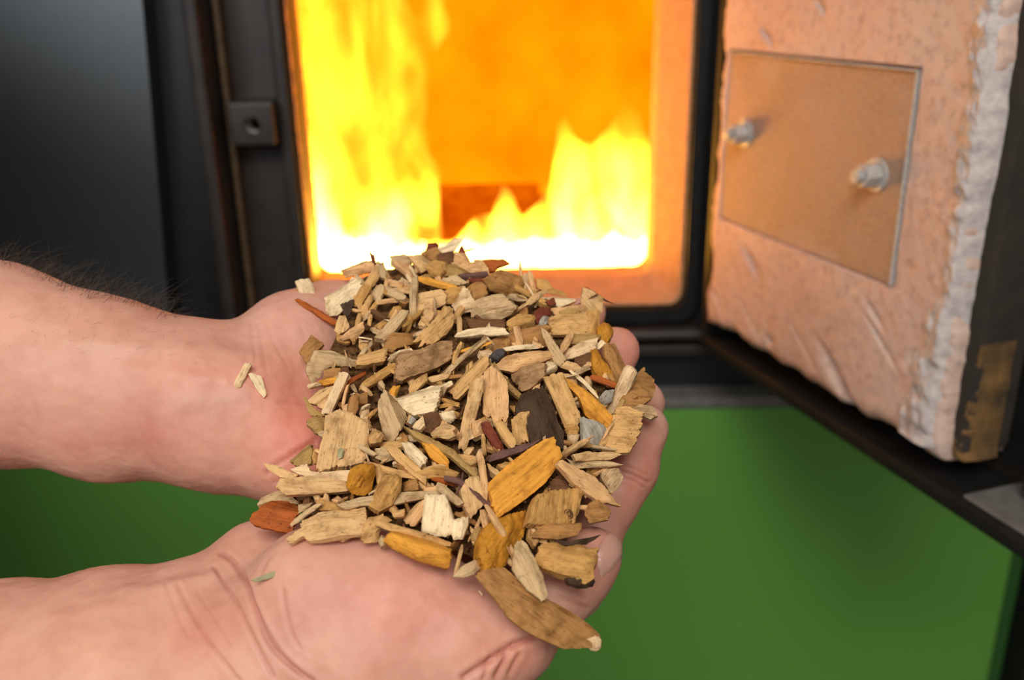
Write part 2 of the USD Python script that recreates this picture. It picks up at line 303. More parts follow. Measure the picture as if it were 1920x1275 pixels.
# combustion chamber of glowing brick: floor, sides, back wall with a slot, roof
chamber = thing('combustion_chamber', boiler, label='glowing orange brick combustion chamber')
X0, X1, Z0, Z1, Y0, Y1 = -0.34, 0.30, 1.00, 1.50, 0.88, 1.28
obj('back_wall', box(-0.46, 0.42, Y1 + 0.01, Y1 + 0.06, 0.9, 1.6), M['hot_brick'], chamber)
obj('side_wall', box(X0 - 0.05, X0, Y0 - 0.02, Y1 + 0.01, 0.9, 1.6), M['hot_brick'], chamber)
obj('side_wall', box(X1, X1 + 0.05, Y0 - 0.02, Y1 + 0.01, 0.9, 1.6), M['hot_brick'], chamber)
obj('chamber_roof', box(X0, X1, Y0, Y1, 1.5, 1.55), M['hot_brick'], chamber)
obj('chamber_floor', box(X0, X1, Y0 - 0.02, Y1, 0.88, 0.938), M['refractory'], chamber)
sl = [at_y(805, 378, Y1), at_y(1010, 345, Y1)]
obj('rear_slot', cat(box(sl[0][0], sl[1][0], Y1 - 0.002, Y1 + 0.008, sl[0][2], sl[1][2])), M['cooler_brick'], chamber, label='darker red slot low in the back wall')
obj('rear_ledge', box(-0.2, 0.26, Y1 - 0.05, Y1 + 0.01, 0.98, at_y(900, 382, Y1 - 0.05)[2], 0.006), M['cooler_brick'], chamber)

# ember bed and flames
g = np.stack(np.meshgrid(np.linspace(X0 + .004, X1 - .004, 70), np.linspace(Y0 + 0.002, Y1 - 0.06, 50), indexing='ij'), -1).reshape(-1, 2)
hz = 0.958 + 0.03 * meshkit.fbm(np.c_[g * 30, g[:, :1] * 0], 3, 3) + 0.02 * meshkit.fbm(np.c_[g * 120, g[:, :1] * 0], 2, 9)
top = np.c_[g, hz]; bot = np.c_[g, hz * 0 + 0.942]
fi = []
for i in range(69):
    for j in range(49): fi.append([i * 50 + j, (i + 1) * 50 + j, (i + 1) * 50 + j + 1, i * 50 + j + 1])
fi = np.array(fi); n0 = len(g)
loopi = [i * 50 for i in range(70)] + [69 * 50 + j for j in range(1, 50)] + [i * 50 + 49 for i in range(68, -1, -1)] + [j for j in range(48, 0, -1)]
side = [[a, a + n0, b + n0, b] for a, b in zip(loopi, loopi[1:] + loopi[:1])]
obj('ember_bed', (np.vstack([top, bot]), np.vstack([fi, fi[:, ::-1] + n0, np.array(side)[:, ::1]])), M['embers'], smooth=True, label='white-hot bed of embers on the chamber floor', cat='embers', kind='stuff')

def smin(a, b, k):
    h = np.clip(0.5 + 0.5 * (b - a) / k, 0, 1); return b + (a - b) * h - k * h * (1 - h)
def round_cone(P, a, b, ra, rb):
    ba = b - a; t = np.clip(((P - a) @ ba) / max(ba @ ba, 1e-12), 0, 1)
    return np.linalg.norm(P - a - t[:, None] * ba, axis=1) - (ra + (rb - ra) * t)
def surface_nets(fn, lo, hi, h):
    """closed quad surface of fn = 0 on a grid of step h"""
    n = np.ceil((np.array(hi) - lo) / h).astype(int) + 1
    ax = [lo[k] + h * np.arange(n[k]) for k in range(3)]
    P = np.stack(np.meshgrid(*ax, indexing='ij'), -1).reshape(-1, 3)
    S = 4; nc = -(-n // S) + 1
    axc = [lo[k] + h * S * np.arange(nc[k]) for k in range(3)]
    dc = fn(np.stack(np.meshgrid(*axc, indexing='ij'), -1).reshape(-1, 3)).reshape(nc)
    near_ = np.abs(dc) < 1.9 * h * S
    up = lambda A: np.repeat(np.repeat(np.repeat(A, S, 0), S, 1), S, 2)
    sh = S // 2
    d = up(dc)[sh:sh + n[0], sh:sh + n[1], sh:sh + n[2]].copy(); nr = up(near_)[sh:sh + n[0], sh:sh + n[1], sh:sh + n[2]]
    d[nr] = fn(P[nr.ravel()])
    ins = d < 0
    c = np.zeros(n - 1); s = np.zeros((*(n - 1), 3)); cnt = np.zeros(n - 1)
    corner = lambda A, i, j, k: A[i:n[0] - 1 + i, j:n[1] - 1 + j, k:n[2] - 1 + k]
    for (a, b) in [((0,0,0),(1,0,0)),((0,1,0),(1,1,0)),((0,0,1),(1,0,1)),((0,1,1),(1,1,1)),((0,0,0),(0,1,0)),((1,0,0),(1,1,0)),((0,0,1),(0,1,1)),((1,0,1),(1,1,1)),((0,0,0),(0,0,1)),((1,0,0),(1,0,1)),((0,1,0),(0,1,1)),((1,1,0),(1,1,1))]:
        da, db = corner(d, *a), corner(d, *b); x = (da < 0) != (db < 0)
        t = np.where(x, da / np.where(x, da - db, 1), 0)
        for k in range(3): s[..., k] += np.where(x, a[k] + t * (b[k] - a[k]), 0)
        cnt += x
    act = cnt > 0; idx = -np.ones(n - 1, int); idx[act] = np.arange(act.sum())
    cell = np.argwhere(act); V = np.array(lo) + h * (cell + s[act] / cnt[act][:, None])
    Q = []
    for k in range(3):
        o1, o2 = (k + 1) % 3, (k + 2) % 3
        sl0 = [slice(1, -1)] * 3; sl0[k] = slice(0, -1); sl1 = list(sl0); sl1[k] = slice(1, None)
        a, b = ins[tuple(sl0)], ins[tuple(sl1)]
        e = np.argwhere(a != b); off = np.ones(3, int); off[k] = 0; e = e + off
        sgn = ins[tuple(e.T)]
        q = []
        for (p1, p2) in ((-1, -1), (0, -1), (0, 0), (-1, 0)):
            cc = e.copy(); cc[:, o1] += p1; cc[:, o2] += p2; q.append(idx[tuple(cc.T)])
        q = np.stack(q, 1); q[~sgn] = q[~sgn][:, ::-1]; Q.append(q)
    return V, np.vstack(Q)

def flame(name, tongues, m, label, k=0.02, seed=1):
    """tongues: chains of (u, v, y, r) points; their smooth union, licked by noise, is the body of burning gas"""
    segs = []
    for ch in tongues:
        pts = [(at_y(u, v, y), r) for u, v, y, r in ch]
        segs += [(a[0], b[0], a[1], b[1]) for a, b in zip(pts[:-1], pts[1:])]
    def fn(P):
        w = meshkit.noise(P * np.array([30, 30, 14]), seed) - 0.5
        d = None
        for s in segs:
            e = round_cone(P, *s); d = e if d is None else smin(d, e, k)
        d = d + w * 0.030 + (meshkit.noise(P * np.array([75, 75, 34]), seed + 1) - 0.5) * 0.014
        return np.maximum.reduce([d, 0.885 - P[:, 1], P[:, 1] - (Y1 - 0.055), X0 + 0.002 - P[:, 0], P[:, 0] - X1 + 0.002, 0.955 - P[:, 2], P[:, 2] - 1.495])
    allp = np.array([p for s in segs for p in s[:2]]); rr = max(max(s[2:]) for s in segs) + 0.03
    lo = np.maximum(allp.min(0) - rr, [X0 - 0.01, 0.875, 0.98]); hi = np.minimum(allp.max(0) + rr, [X1 + 0.01, Y1 - 0.04, 1.51])
    V, Q = surface_nets(fn, lo, hi, 0.006)
    return obj(name, (V, Q), m, smooth=True, label=label, cat='flame', group='flames in the firing hole')
zat = lambda v, y: at_y(900, v, y)[2]
flame_mat('flame_left', zat(510, 1.0), zat(330, 1.0), 300.0, 34.0, 24, 0.40, 0.70, 3.1, 0.0)
flame_mat('flame_wedge', zat(520, 1.0), zat(200, 1.0), 900.0, 20.0, 20, 0.30, 0.62, 5.3, 0.05)
flame_mat('flame_right', zat(520, 1.0), zat(200, 1.0), 560.0, 8.0, 24, 0.38, 0.70, 7.7, 0.0)
flame_mat('flame_low', zat(500, 1.0), zat(330, 1.0), 420.0, 4.0, 26, 0.34, 0.68, 1.4, 0.03)
flame('flame', [[(620, 520, 1.0, .05), (660, 400, 1.02, .055), (690, 250, 1.04, .060), (690, 100, 1.04, .055), (660, -150, 1.06, .055)],
                [(790, 520, 1.02, .040), (775, 340, 1.05, .032), (765, 210, 1.06, .018), (800, 60, 1.08, .016), (785, -120, 1.08, .02)],
                [(575, 300, 0.97, .03), (575, 150, 0.98, .026), (570, -40, 1.0, .02)]], M['flame_left'], 'tall yellow flame rising up the left side of the firing hole', seed=4)
flame('flame', [[(590, 540, 0.95, .05), (588, 430, 0.95, .030), (578, 330, 0.95, .018), (570, 230, 0.96, .005)], [(590, 540, 0.95, .05), (660, 500, 0.96, .03), (720, 480, 0.97, .015)]], M['flame_wedge'], 'white-hot flame wedge in the lower left corner of the firing hole', seed=6)
flame('flame', [[(1190, 520, 1.0, .050), (1185, 400, 1.0, .042), (1172, 300, 1.02, .026), (1178, 150, 1.04, .005)],
                [(1095, 510, 1.0, .045), (1085, 400, 1.0, .032), (1068, 310, 1.02, .016), (1050, 190, 1.03, .004)],
                [(1230, 480, 0.95, .03), (1235, 330, 0.96, .017), (1226, 150, 0.97, .004)]], M['flame_right'], 'white and yellow flame leaping at the right side of the firing hole', seed=8)
flame('flame', [[(700, 520, 0.98, .045), (850, 515, 1.0, .036), (980, 515, 1.0, .04), (1100, 520, 0.99, .04)],
                [(700, 500, 1.02, .035), (740, 400, 1.04, .026), (770, 330, 1.05, .010)],
                [(880, 500, 1.0, .03), (880, 440, 1.02, .014), (885, 400, 1.02, .005)], [(940, 490, 1.0, .028), (945, 410, 1.03, .014), (938, 335, 1.03, .005)],
                [(1000, 500, 1.0, .03), (1020, 430, 1.02, .018), (1035, 360, 1.02, .006)]], M['flame_low'], 'low white-hot flames along the bottom of the firing hole', seed=12)

# ------------------------------------------------------------------ the open door
TH = math.radians(18.6)
DV = np.array([-math.sin(TH), math.cos(TH), 0.0])      # along the leaf, towards the hinge
NV = np.array([-math.cos(TH), -math.sin(TH), 0.0])     # out of the inner face
P0 = at_y(1318, 602, 0.735)
def on_door(u, v, n=0.0):
    d = ray(u, v); q = P0 + NV * n; t = ((q - CAM) @ NV) / (d @ NV); X = CAM + d * t - P0
    return X @ DV, X[2] + P0[2]
def dw(s, n, z):
    s = np.asarray(s, float)
    return np.stack([P0[0] + s * DV[0] + n * NV[0], P0[1] + s * DV[1] + n * NV[1], np.broadcast_to(z, s.shape) + 0 * s], -1)
def door_box(s0, s1, n0, n1, z0, z1, bev=0.001):
    m = box(s0, s1, n0, n1, z0, z1, bev); v = m.vertices
    m.vertices = dw(v[:, 0], v[:, 1], v[:, 2]); m.fix_normals(); return m
door = thing('door', boiler, label='heavy insulated boiler door standing open')
ZT = 1.47
# insulation block: a slab with a rough cast face, crumbled edges and a dusty steel cover let into it
S0, S1 = -0.2655, -0.001; ZB = 1.0385
pl_s0, pl_s1, pl_z0, pl_z1 = -0.2105, -0.0165, 1.1295, 1.2530
ns, nz_ = 210, 330
ss = np.linspace(S0, S1, ns); zz = np.linspace(ZB, ZT, nz_)
SS, ZZ = np.meshgrid(ss, zz, indexing='ij')
q = np.stack([SS, ZZ, 0 * SS], -1)
edge = np.minimum.reduce([S1 - SS + 0.0 * SS, ZZ - ZB, ZT - ZZ])
edge_free = SS - S0
n1 = meshkit.fbm(q * 45, 4, 2); n2 = meshkit.fbm(q * 210, 3, 7)
def rnd_edge(d, r): d = np.clip(d, 0, r); return r - np.sqrt(np.maximum(r * r - (r - d) ** 2, 0))
hgt = (n1 - 0.5) * 0.0016 + (n2 - 0.5) * 0.0006
hgt -= rnd_edge(edge + (n1 - 0.5) * 0.006, 0.011) + rnd_edge(edge_free, 0.006)
fluff = np.clip(1 - edge_free / 0.030, 0, 1) * np.clip((ZZ - 1.05) / 0.02, 0, 1)
hgt += fluff * (meshkit.fbm(q * 150, 4, 21) - 0.4) * 0.006
# chips and gouges in the face
for (u, v, L, w, dep) in ((1408, 492, 30, 7, .006), (1340, 555, 22, 5, .003), (1440, 640, 9, 9, .004), (1560, 690, 45, 8, .005), (1640, 590, 22, 5, .003), (1440, 70, 20, 5, .003), (1540, 15, 14, 5, .003), (1348, 150, 14, 7, .005), (1500, 640, 60, 3, .0015), (1580, 740, 60, 10, .005), (1400, 590, 50, 3, .002), (1722, 690, 16, 14, .012), (1650, 640, 40, 4, .003)):
    s, z = on_door(u, v); sc = 0.0004
    A = 0.9; du, dz = (SS - s), (ZZ - z)
    a = (du * -0.8 - dz * 0.6) / (L * sc); b = (du * 0.6 - dz * 0.8) / (w * sc)
    hgt -= dep * np.exp(-(a * a + b * b)) * (0.6 + 0.8 * n2)
inpl = (SS > pl_s0 - 0.0035) & (SS < pl_s1 + 0.002) & (ZZ > pl_z0 - 0.001) & (ZZ < pl_z1 + 0.002)
hgt = np.where(inpl, -0.004, hgt)
# ragged silhouette at the far and lower edges
Sx = SS + np.where(SS > S1 - 0.012, (meshkit.fbm(np.stack([0 * SS, ZZ * 60, 0 * SS], -1), 4, 31) - 0.6) * 0.016, 0) * np.clip((SS - S1 + 0.012) / 0.012, 0, 1)
Zx = ZZ + np.clip(1 - (ZZ - ZB) / 0.012, 0, 1) * (meshkit.fbm(np.stack([SS * 50, 0 * SS, 0 * SS], -1), 4, 37) - 0.5) * 0.009
Sx = Sx - np.clip(1 - (SS - S0) / 0.015, 0, 1) * (meshkit.fbm(np.stack([0 * SS, ZZ * 45, 0 * SS], -1), 4, 41) - 0.5) * 0.007
front = dw(Sx.ravel(), hgt.ravel(), Zx.ravel()); back = dw(Sx.ravel(), np.full(Sx.size, -0.050), Zx.ravel())
ii, jj = np.meshgrid(np.arange(ns - 1), np.arange(nz_ - 1), indexing='ij'); a = (ii * nz_ + jj).ravel()
fq = np.stack([a, a + 1, a + nz_ + 1, a + nz_], 1)
N0 = ns * nz_
lp = [i * nz_ for i in range(ns)] + [(ns - 1) * nz_ + j for j in range(1, nz_)] + [i * nz_ + nz_ - 1 for i in range(ns - 2, -1, -1)] + [j for j in range(nz_ - 2, 0, -1)]
sd = np.array([[x, y, y + N0, x + N0] for x, y in zip(lp, lp[1:] + lp[:1])])
mb = trimesh.Trimesh(np.vstack([front, back]), np.vstack([np.vstack([f_[:, [0, 1, 2]], f_[:, [0, 2, 3]]]) for f_ in (fq, fq[:, ::-1] + N0, sd)]), process=False); mb.fix_normals()
obj('insulation_block', mb, M['insulation'], door, smooth=50, label='pinkish cast insulation block with crumbled edges')
# loose white wool along the free edge
def strip_mesh(s0f, s1f, z0, z1, base, amp, fr, seed, nsx=26, nzx=200, back=-0.012):
    zs = np.linspace(z0, z1, nzx); a = np.linspace(0, 1, nsx)
    A, Z = np.meshgrid(a, zs, indexing='ij')
    S = s0f(Z) + (s1f(Z) - s0f(Z)) * A; qq = np.stack([S, Z, 0 * S], -1)
    H = base + amp * (meshkit.fbm(qq * fr, 5, seed) - 0.5) - 0.008 * np.clip(A * 1.6 - 0.6, 0, 1) ** 2 - 0.010 * np.clip(1 - A * 4, 0, 1) ** 2
    f_ = dw(S.ravel(), H.ravel(), Z.ravel()); b_ = dw(S.ravel(), np.full(S.size, back), Z.ravel())
    ii, jj = np.meshgrid(np.arange(nsx - 1), np.arange(nzx - 1), indexing='ij'); x = (ii * nzx + jj).ravel(); fq = np.stack([x, x + 1, x + nzx + 1, x + nzx], 1); N = nsx * nzx
    lp = [i * nzx for i in range(nsx)] + [(nsx - 1) * nzx + j for j in range(1, nzx)] + [i * nzx + nzx - 1 for i in range(nsx - 2, -1, -1)] + [j for j in range(nzx - 2, 0, -1)]
    sd = np.array([[p, r, r + N, p + N] for p, r in zip(lp, lp[1:] + lp[:1])])
    m = trimesh.Trimesh(np.vstack([f_, b_]), np.vstack([np.vstack([k[:, [0, 1, 2]], k[:, [0, 2, 3]]]) for k in (fq, fq[:, ::-1] + N, sd)]), process=False); m.fix_normals(); return m
wz = lambda Z, s: (meshkit.fbm(np.stack([0 * Z, Z * 40, 0 * Z + s], -1), 4, 51) - 0.5)
obj('wool_edging', strip_mesh(lambda Z: S0 - 0.001 + 0.005 * wz(Z, 1), lambda Z: S0 + 0.024 + 0.022 * wz(Z, 2) + 0.02 * np.clip((1.13 - Z) / 0.08, 0, 1), ZB + 0.006, ZT, 0.0035, 0.0065, 190, 61), M['glass_wool'], door, smooth=60, label='fluffy whitish mineral wool along the free edge')
# cover plate in its recess, with two bolts
cover = obj('cover_plate', door_box(pl_s0, pl_s1, -0.004, -0.0008, pl_z0, pl_z1, 0.0006), M['dusty_plate'], door, label='tan dusty steel cover plate bolted to the door')
obj('plate_rim', cat(door_box(pl_s0 - 0.0022, pl_s0 - 0.0008, -0.004, 0.0012, pl_z0, pl_z1 + 0.001, 0.0003), door_box(pl_s0, pl_s1, -0.004, 0.0010, pl_z1 + 0.0002, pl_z1 + 0.0012, 0.0003)), M['zinc'], cover, label='pale raised rim along the plate')
def bolt(u, v, af, label):
    s, z = on_door(u, v, 0.008)
    b = thing('bolt', door, label=label)
    T = np.eye(4); T[:3, 0], T[:3, 1], T[:3, 2] = DV, [0, 0, 1], NV
    def put(m, n): T2 = T.copy(); T2[:3, 3] = dw(s, n, z); m = m.copy(); m.apply_transform(T2); m.fix_normals(); return m
    cyl = lambda r, h, sec=36: trimesh.creation.cylinder(r, h, sections=sec)
    obj('washer', put(cyl(af * 0.80, 0.0016), 0.0003), M['zinc'], b, smooth=40)
    nut = mani(trimesh.creation.cylinder(af / 2 / math.cos(math.pi / 6), af * 0.78, sections=6)) ^ mani(trimesh.creation.icosphere(3, af * 0.66)).scale((1, 1, 0.92))
    obj('nut', put(tri(nut), 0.0011 + af * 0.39), M['zinc'], b, smooth=30)
    st = [(0, 0, 0)]; prof = []
    zz_ = np.linspace(0, af * 0.36, 19)
    rr = af * 0.30 + 0.00028 * np.where(np.arange(19) % 2, 1, -1); rr[-1] = af * 0.22
    stm = tube([(0, 0, k) for k in zz_], rr, 24)
    obj('stud', put(stm, 0.0011 + af * 0.78), M['zinc'], b, smooth=40)
bolt(1622, 330, 0.0128, 'dusty bolt near the free edge')
bolt(1378, 252, 0.0128, 'dusty bolt near the hinge')
# end of the block, burnt dark, with rust-coloured filler low down
obj('burnt_edge', door_box(S0 - 0.010, S0 + 0.004, -0.046, -0.010, ZB + 0.004, ZT, 0.004), M['burnt_block'], door, smooth=40, label='sooty dark brown end of the block')
fil = strip_mesh(lambda Z: S0 - 0.0125 + 0.004 * wz(Z, 5), lambda Z: S0 + 0.002 + 0.006 * wz(Z, 6) - 0.010 * np.clip((Z - 1.09) / 0.022, 0, 1), ZB + 0.002, 1.112, -0.010, 0.008, 120, 71, 14, 90, -0.034)
obj('filler', fil, M['rust_glue'], door, smooth=60, label='rusty orange filler at the lower corner')
# steel tray of the door: back plate, lips all round
obj('door_tray', cat(door_box(-0.345, 0.012, -0.075, -0.050, 1.010, ZT + 0.02, 0.003), door_box(-0.345, 0.012, -0.052, -0.004, 1.010, 1.0215, 0.003), door_box(0.004, 0.012, -0.052, -0.006, 1.012, ZT + 0.02, 0.002)), M['black_steel'], door, smooth=40)
obj('tray_flange', cat(door_box(-0.342, -0.283, -0.050, -0.008, 1.0215, 1.0235, 0.0006)), M['grey_edge'], door, label='scuffed pale top of the lower lip')
obj('free_lip', door_box(-0.345, -0.322, -0.052, -0.030, 1.0235, ZT + 0.02, 0.003), M['brown_steel'], door, smooth=40)
tt = np.linspace(1.028, ZT, 260)
rope = tube(dw(np.full(260, -0.302) + 0.0006 * np.sin(tt * 900), -0.040, tt), 0.0065 + 0.0007 * np.sin(tt * 1500), 12)
obj('gasket', rope, M['gasket_rope'], door, smooth=60, label='frayed dark sealing rope')
for zh in (1.10, 1.40):
    obj('hinge', cat(trimesh.creation.cylinder(0.009, 0.06, sections=24, transform=trimesh.transformations.translation_matrix(dw(0.020, -0.060, zh))), door_box(-0.03, 0.02, -0.082, -0.072, zh - 0.02, zh + 0.02, 0.002)), M['black_steel'], door, smooth=40)

# ------------------------------------------------------------------ the heap's surface and the two hands (camera axes, metres)
def heap_depth(u, v):
    """depth of the heap's upper surface as seen along the view"""
    u, v = np.asarray(u, float), np.asarray(v, float)
    t = np.clip((v - 470) / 640, -0.2, 1.05)
    z = 0.385 - 0.108 * t
    r2 = ((u - 850) / 420) ** 2 + ((v - 800) / 380) ** 2
    return z - 0.014 * np.clip(1 - r2, -0.8, 1) + 0.002 * (u - 850) / 300

def chain(pts):
    """[(u, v, depth, radius_mm), ...] -> list of round cones in camera axes"""
    q = [(cam_pt(u, v, z), r / 1000) for u, v, z, r in pts]
    return [(a[0], b[0], a[1], b[1]) for a, b in zip(q[:-1], q[1:])]

def limb(core, digits, k_core, k_digit, k_root, h):
    def fn(P):
        lo_, hi_ = None, None
        d = np.full(len(P), 1.0)
        dc = None
        for s in core:
            e = round_cone(P, *s); dc = e if dc is None else smin(dc, e, k_core)
        out = dc
        for dg in digits:
            dd = None
            for s in dg:
                e = round_cone(P, *s); dd = e if dd is None else smin(dd, e, k_digit)
            out = np.minimum(out, smin(dc, dd, k_root))
        return out
    allp = np.array([p for s in core for p in s[:2]] + [p for dg in digits for s in dg for p in s[:2]])
    R = max(max(s[2:]) for s in core) + 0.006
    V, Q = surface_nets(fn, allp.min(0) - R, allp.max(0) + R, h)
    m = trimesh.Trimesh(V, np.vstack([Q[:, [0, 1, 2]], Q[:, [0, 2, 3]]]), process=False)
    trimesh.smoothing.filter_taubin(m, iterations=6)
    m = m.subdivide(); trimesh.smoothing.filter_taubin(m, iterations=3)
    return m

def pix(V): return np.stack([960 + FPX * V[:, 0] / V[:, 2], 637.5 - FPX * V[:, 1] / V[:, 2]], 1)
def seg_dist(P, line):
    line = np.asarray(line, float); d = np.full(len(P), 1e9)
    # smooth the polyline (Chaikin)
    for _ in range(2):
        a, b = line[:-1], line[1:]; line = np.vstack([line[:1], np.stack([a * .75 + b * .25, a * .25 + b * .75], 1).reshape(-1, 2), line[-1:]])
    box_ = (P > line.min(0) - 40).all(1) & (P < line.max(0) + 40).all(1)
    idx = np.flatnonzero(box_); p = P[idx]
    best = np.full(len(idx), 1e9)
    for a, b in zip(line[:-1], line[1:]):
        ba = b - a; t = np.clip(((p - a) @ ba) / (ba @ ba + 1e-9), 0, 1); best = np.minimum(best, np.linalg.norm(p - a - t[:, None] * ba, axis=1))
    d[idx] = best; return d
def finish_skin(m, creases, bumps, tones, base, name, seed):
    """creases: (polyline px, width px, depth mm); bumps: same, raised; tones: (u, v, radius u, radius v, colour factor, weight)"""
    V = np.array(m.vertices); N = np.array(m.vertex_normals); P = pix(V)
    front = np.einsum('ij,ij->i', N, V / np.linalg.norm(V, axis=1)[:, None]) < -0.05
    tone = np.tile(np.array(base), (len(V), 1))
    for (u, v, ru, rv, col, w) in tones:
        g_ = np.exp(-(((P[:, 0] - u) / ru) ** 2 + ((P[:, 1] - v) / rv) ** 2)) * w
        tone = tone * (1 + g_[:, None] * (np.array(col) - 1))
    disp = np.zeros(len(V))
    disp += (meshkit.fbm(V * 260, 3, seed) - 0.5) * 0.0005 + (meshkit.fbm(V * 70, 2, seed + 3) - 0.5) * 0.0011
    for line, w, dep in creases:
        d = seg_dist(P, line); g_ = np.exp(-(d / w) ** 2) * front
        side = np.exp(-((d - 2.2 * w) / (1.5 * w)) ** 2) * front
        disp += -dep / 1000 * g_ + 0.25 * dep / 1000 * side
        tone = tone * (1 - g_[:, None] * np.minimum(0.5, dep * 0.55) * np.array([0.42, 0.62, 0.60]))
    for line, w, hgt_, col in bumps:
        d = seg_dist(P, line); g_ = np.exp(-(d / w) ** 2) * front
        disp += hgt_ / 1000 * g_
        tone = tone * (1 + g_[:, None] * (np.array(col) - 1))
    fine = meshkit.fbm(V * 330, 3, seed + 9)[:, None] - 0.5; mid = meshkit.fbm(V * 60, 3, seed + 11)[:, None] - 0.5
    tone = tone * (1 + fine * np.array([0.10, 0.16, 0.16]) + mid * np.array([0.10, 0.28, 0.30]))
    m.vertices = V + N * disp[:, None]
    return m, np.clip(tone, 0.01, 0.95)
def skin_mesh(name, m, tone, parent, **kw):
    w = trimesh.Trimesh(to_world(m.vertices), m.faces, process=False)
    if w.volume < 0: w.invert()
    pr = obj(name, w, M['skin'], parent, smooth=True, **kw)
    UsdGeom.PrimvarsAPI(pr).CreatePrimvar('tone', Sdf.ValueTypeNames.Color3fArray, 'vertex').Set(Vt.Vec3fArray.FromNumpy(tone.astype(np.float32)))
    return pr

SKIN = (0.585, 0.29, 0.20)
person = thing('person', label='bare forearms and two cupped hands of a person offering wood chips', cat='person')
# far hand: palm towards the camera, thumb on the fire side
core = chain([(-800, 560, .37, 38), (0, 625, .362, 25), (200, 672, .362, 20.5), (390, 717, .364, 19.6), (455, 732, .365, 18.0)]) \
     + chain([(-800, 720, .37, 38), (0, 738, .362, 26), (200, 790, .360, 20.8), (390, 805, .358, 20.2), (470, 820, .357, 18.5)]) \
     + chain([(100, 680, .357, 25), (400, 748, .356, 24.5), (470, 760, .357, 23)]) \
     + chain([(462, 715, .366, 17), (562, 648, .372, 18.5), (640, 620, .384, 16)]) \
     + chain([(470, 815, .354, 19.5), (560, 850, .352, 17.5), (700, 870, .362, 15), (760, 860, .368, 13)]) \
     + chain([(480, 755, .360, 20), (600, 750, .372, 19), (790, 740, .392, 13)]) + chain([(600, 690, .380, 16), (800, 650, .400, 13.5)]) + chain([(600, 800, .368, 17), (790, 800, .384, 13.5)])
digits = [chain([(556, 640, .373, 18.5), (618, 590, .385, 12.8), (725, 565, .392, 10.8), (830, 565, .392, 9.0)]),
          chain([(800, 650, .402, 11.5), (920, 650, .412, 10), (1000, 660, .412, 9), (1050, 670, .405, 8)]),
          chain([(800, 735, .395, 11.5), (940, 740, .405, 10), (1030, 750, .405, 9), (1080, 755, .398, 8)]),
          chain([(795, 800, .386, 11.5), (920, 820, .394, 9.8), (1010, 830, .394, 8.8), (1055, 835, .388, 7.8)]),
          chain([(765, 860, .372, 10.5), (870, 890, .378, 8.8), (930, 900, .378, 7.8), (970, 905, .374, 7)])]
far = limb(core, digits, 0.012, 0.006, 0.008, 0.0016)
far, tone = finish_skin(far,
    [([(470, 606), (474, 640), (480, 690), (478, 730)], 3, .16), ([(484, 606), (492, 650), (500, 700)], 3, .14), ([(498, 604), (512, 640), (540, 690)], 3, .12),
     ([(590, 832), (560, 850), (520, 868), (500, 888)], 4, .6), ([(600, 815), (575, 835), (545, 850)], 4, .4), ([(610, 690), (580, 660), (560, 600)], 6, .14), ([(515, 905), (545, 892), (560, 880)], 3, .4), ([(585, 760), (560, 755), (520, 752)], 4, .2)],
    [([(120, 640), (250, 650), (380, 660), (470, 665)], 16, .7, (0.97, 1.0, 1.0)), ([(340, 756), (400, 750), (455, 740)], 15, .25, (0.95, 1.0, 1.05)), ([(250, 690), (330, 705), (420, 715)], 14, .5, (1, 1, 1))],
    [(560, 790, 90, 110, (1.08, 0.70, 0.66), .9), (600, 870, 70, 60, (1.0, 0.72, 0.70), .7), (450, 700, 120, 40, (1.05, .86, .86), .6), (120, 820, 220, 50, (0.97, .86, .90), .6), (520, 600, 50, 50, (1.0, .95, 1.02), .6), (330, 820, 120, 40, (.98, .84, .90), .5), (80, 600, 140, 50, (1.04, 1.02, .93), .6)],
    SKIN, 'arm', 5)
arm_far = skin_mesh('arm', far, tone, person, label='far bare forearm and palm, pinkish, thumb side towards the fire')
# near hand: seen from its thumb side, fingers curled up round the heap
core2 = chain([(-800, 1400, .335, 38), (0, 1245, .318, 26), (200, 1195, .316, 21.5), (380, 1160, .315, 19), (455, 1150, .315, 18)]) \
      + chain([(-800, 1560, .325, 38), (0, 1400, .306, 30), (250, 1350, .302, 27), (420, 1320, .300, 24.5), (500, 1300, .299, 24)]) \
      + chain([(0, 1300, .305, 27), (250, 1260, .302, 24), (430, 1235, .302, 22), (520, 1200, .300, 20)]) \
      + chain([(455, 1130, .320, 16), (492, 1066, .322, 14.5), (600, 1070, .335, 15), (720, 1060, .350, 14)]) \
      + chain([(540, 1200, .297, 20), (600, 1120, .296, 20), (740, 1133, .294, 20.5), (860, 1160, .292, 16)]) \
      + chain([(560, 1260, .293, 21), (700, 1240, .290, 20), (860, 1225, .290, 16), (940, 1200, .292, 13.5)]) \
      + chain([(600, 1130, .315, 18), (850, 1120, .325, 15), (1060, 1090, .335, 12)]) + chain([(620, 1090, .340, 16), (860, 1030, .362, 14), (970, 940, .378, 11.5)]) + chain([(1050, 1090, .336, 12), (1020, 1010, .360, 12), (970, 900, .385, 10.5)])
digits2 = [chain([(900, 1210, .292, 14.5), (955, 1185, .294, 13.6), (1045, 1105, .302, 11.6), (1085, 1072, .304, 10.6), (1112, 1042, .306, 9.6)]),
           chain([(1065, 1085, .338, 12), (1100, 1030, .342, 10.8), (1146, 935, .346, 9.8), (1178, 880, .347, 9.9), (1205, 803, .347, 9.4)]),
           chain([(1060, 1060, .350, 11.5), (1115, 925, .362, 10.2), (1165, 830, .364, 9.8), (1202, 755, .362, 9.2)]),
           chain([(1025, 1000, .365, 11), (1070, 850, .380, 9.8), (1110, 745, .382, 9.8), (1154, 658, .380, 9.9)]),
           chain([(970, 900, .386, 9.5), (1030, 770, .398, 8.4), (1070, 680, .400, 8.2), (1102, 586, .398, 8.0)])]
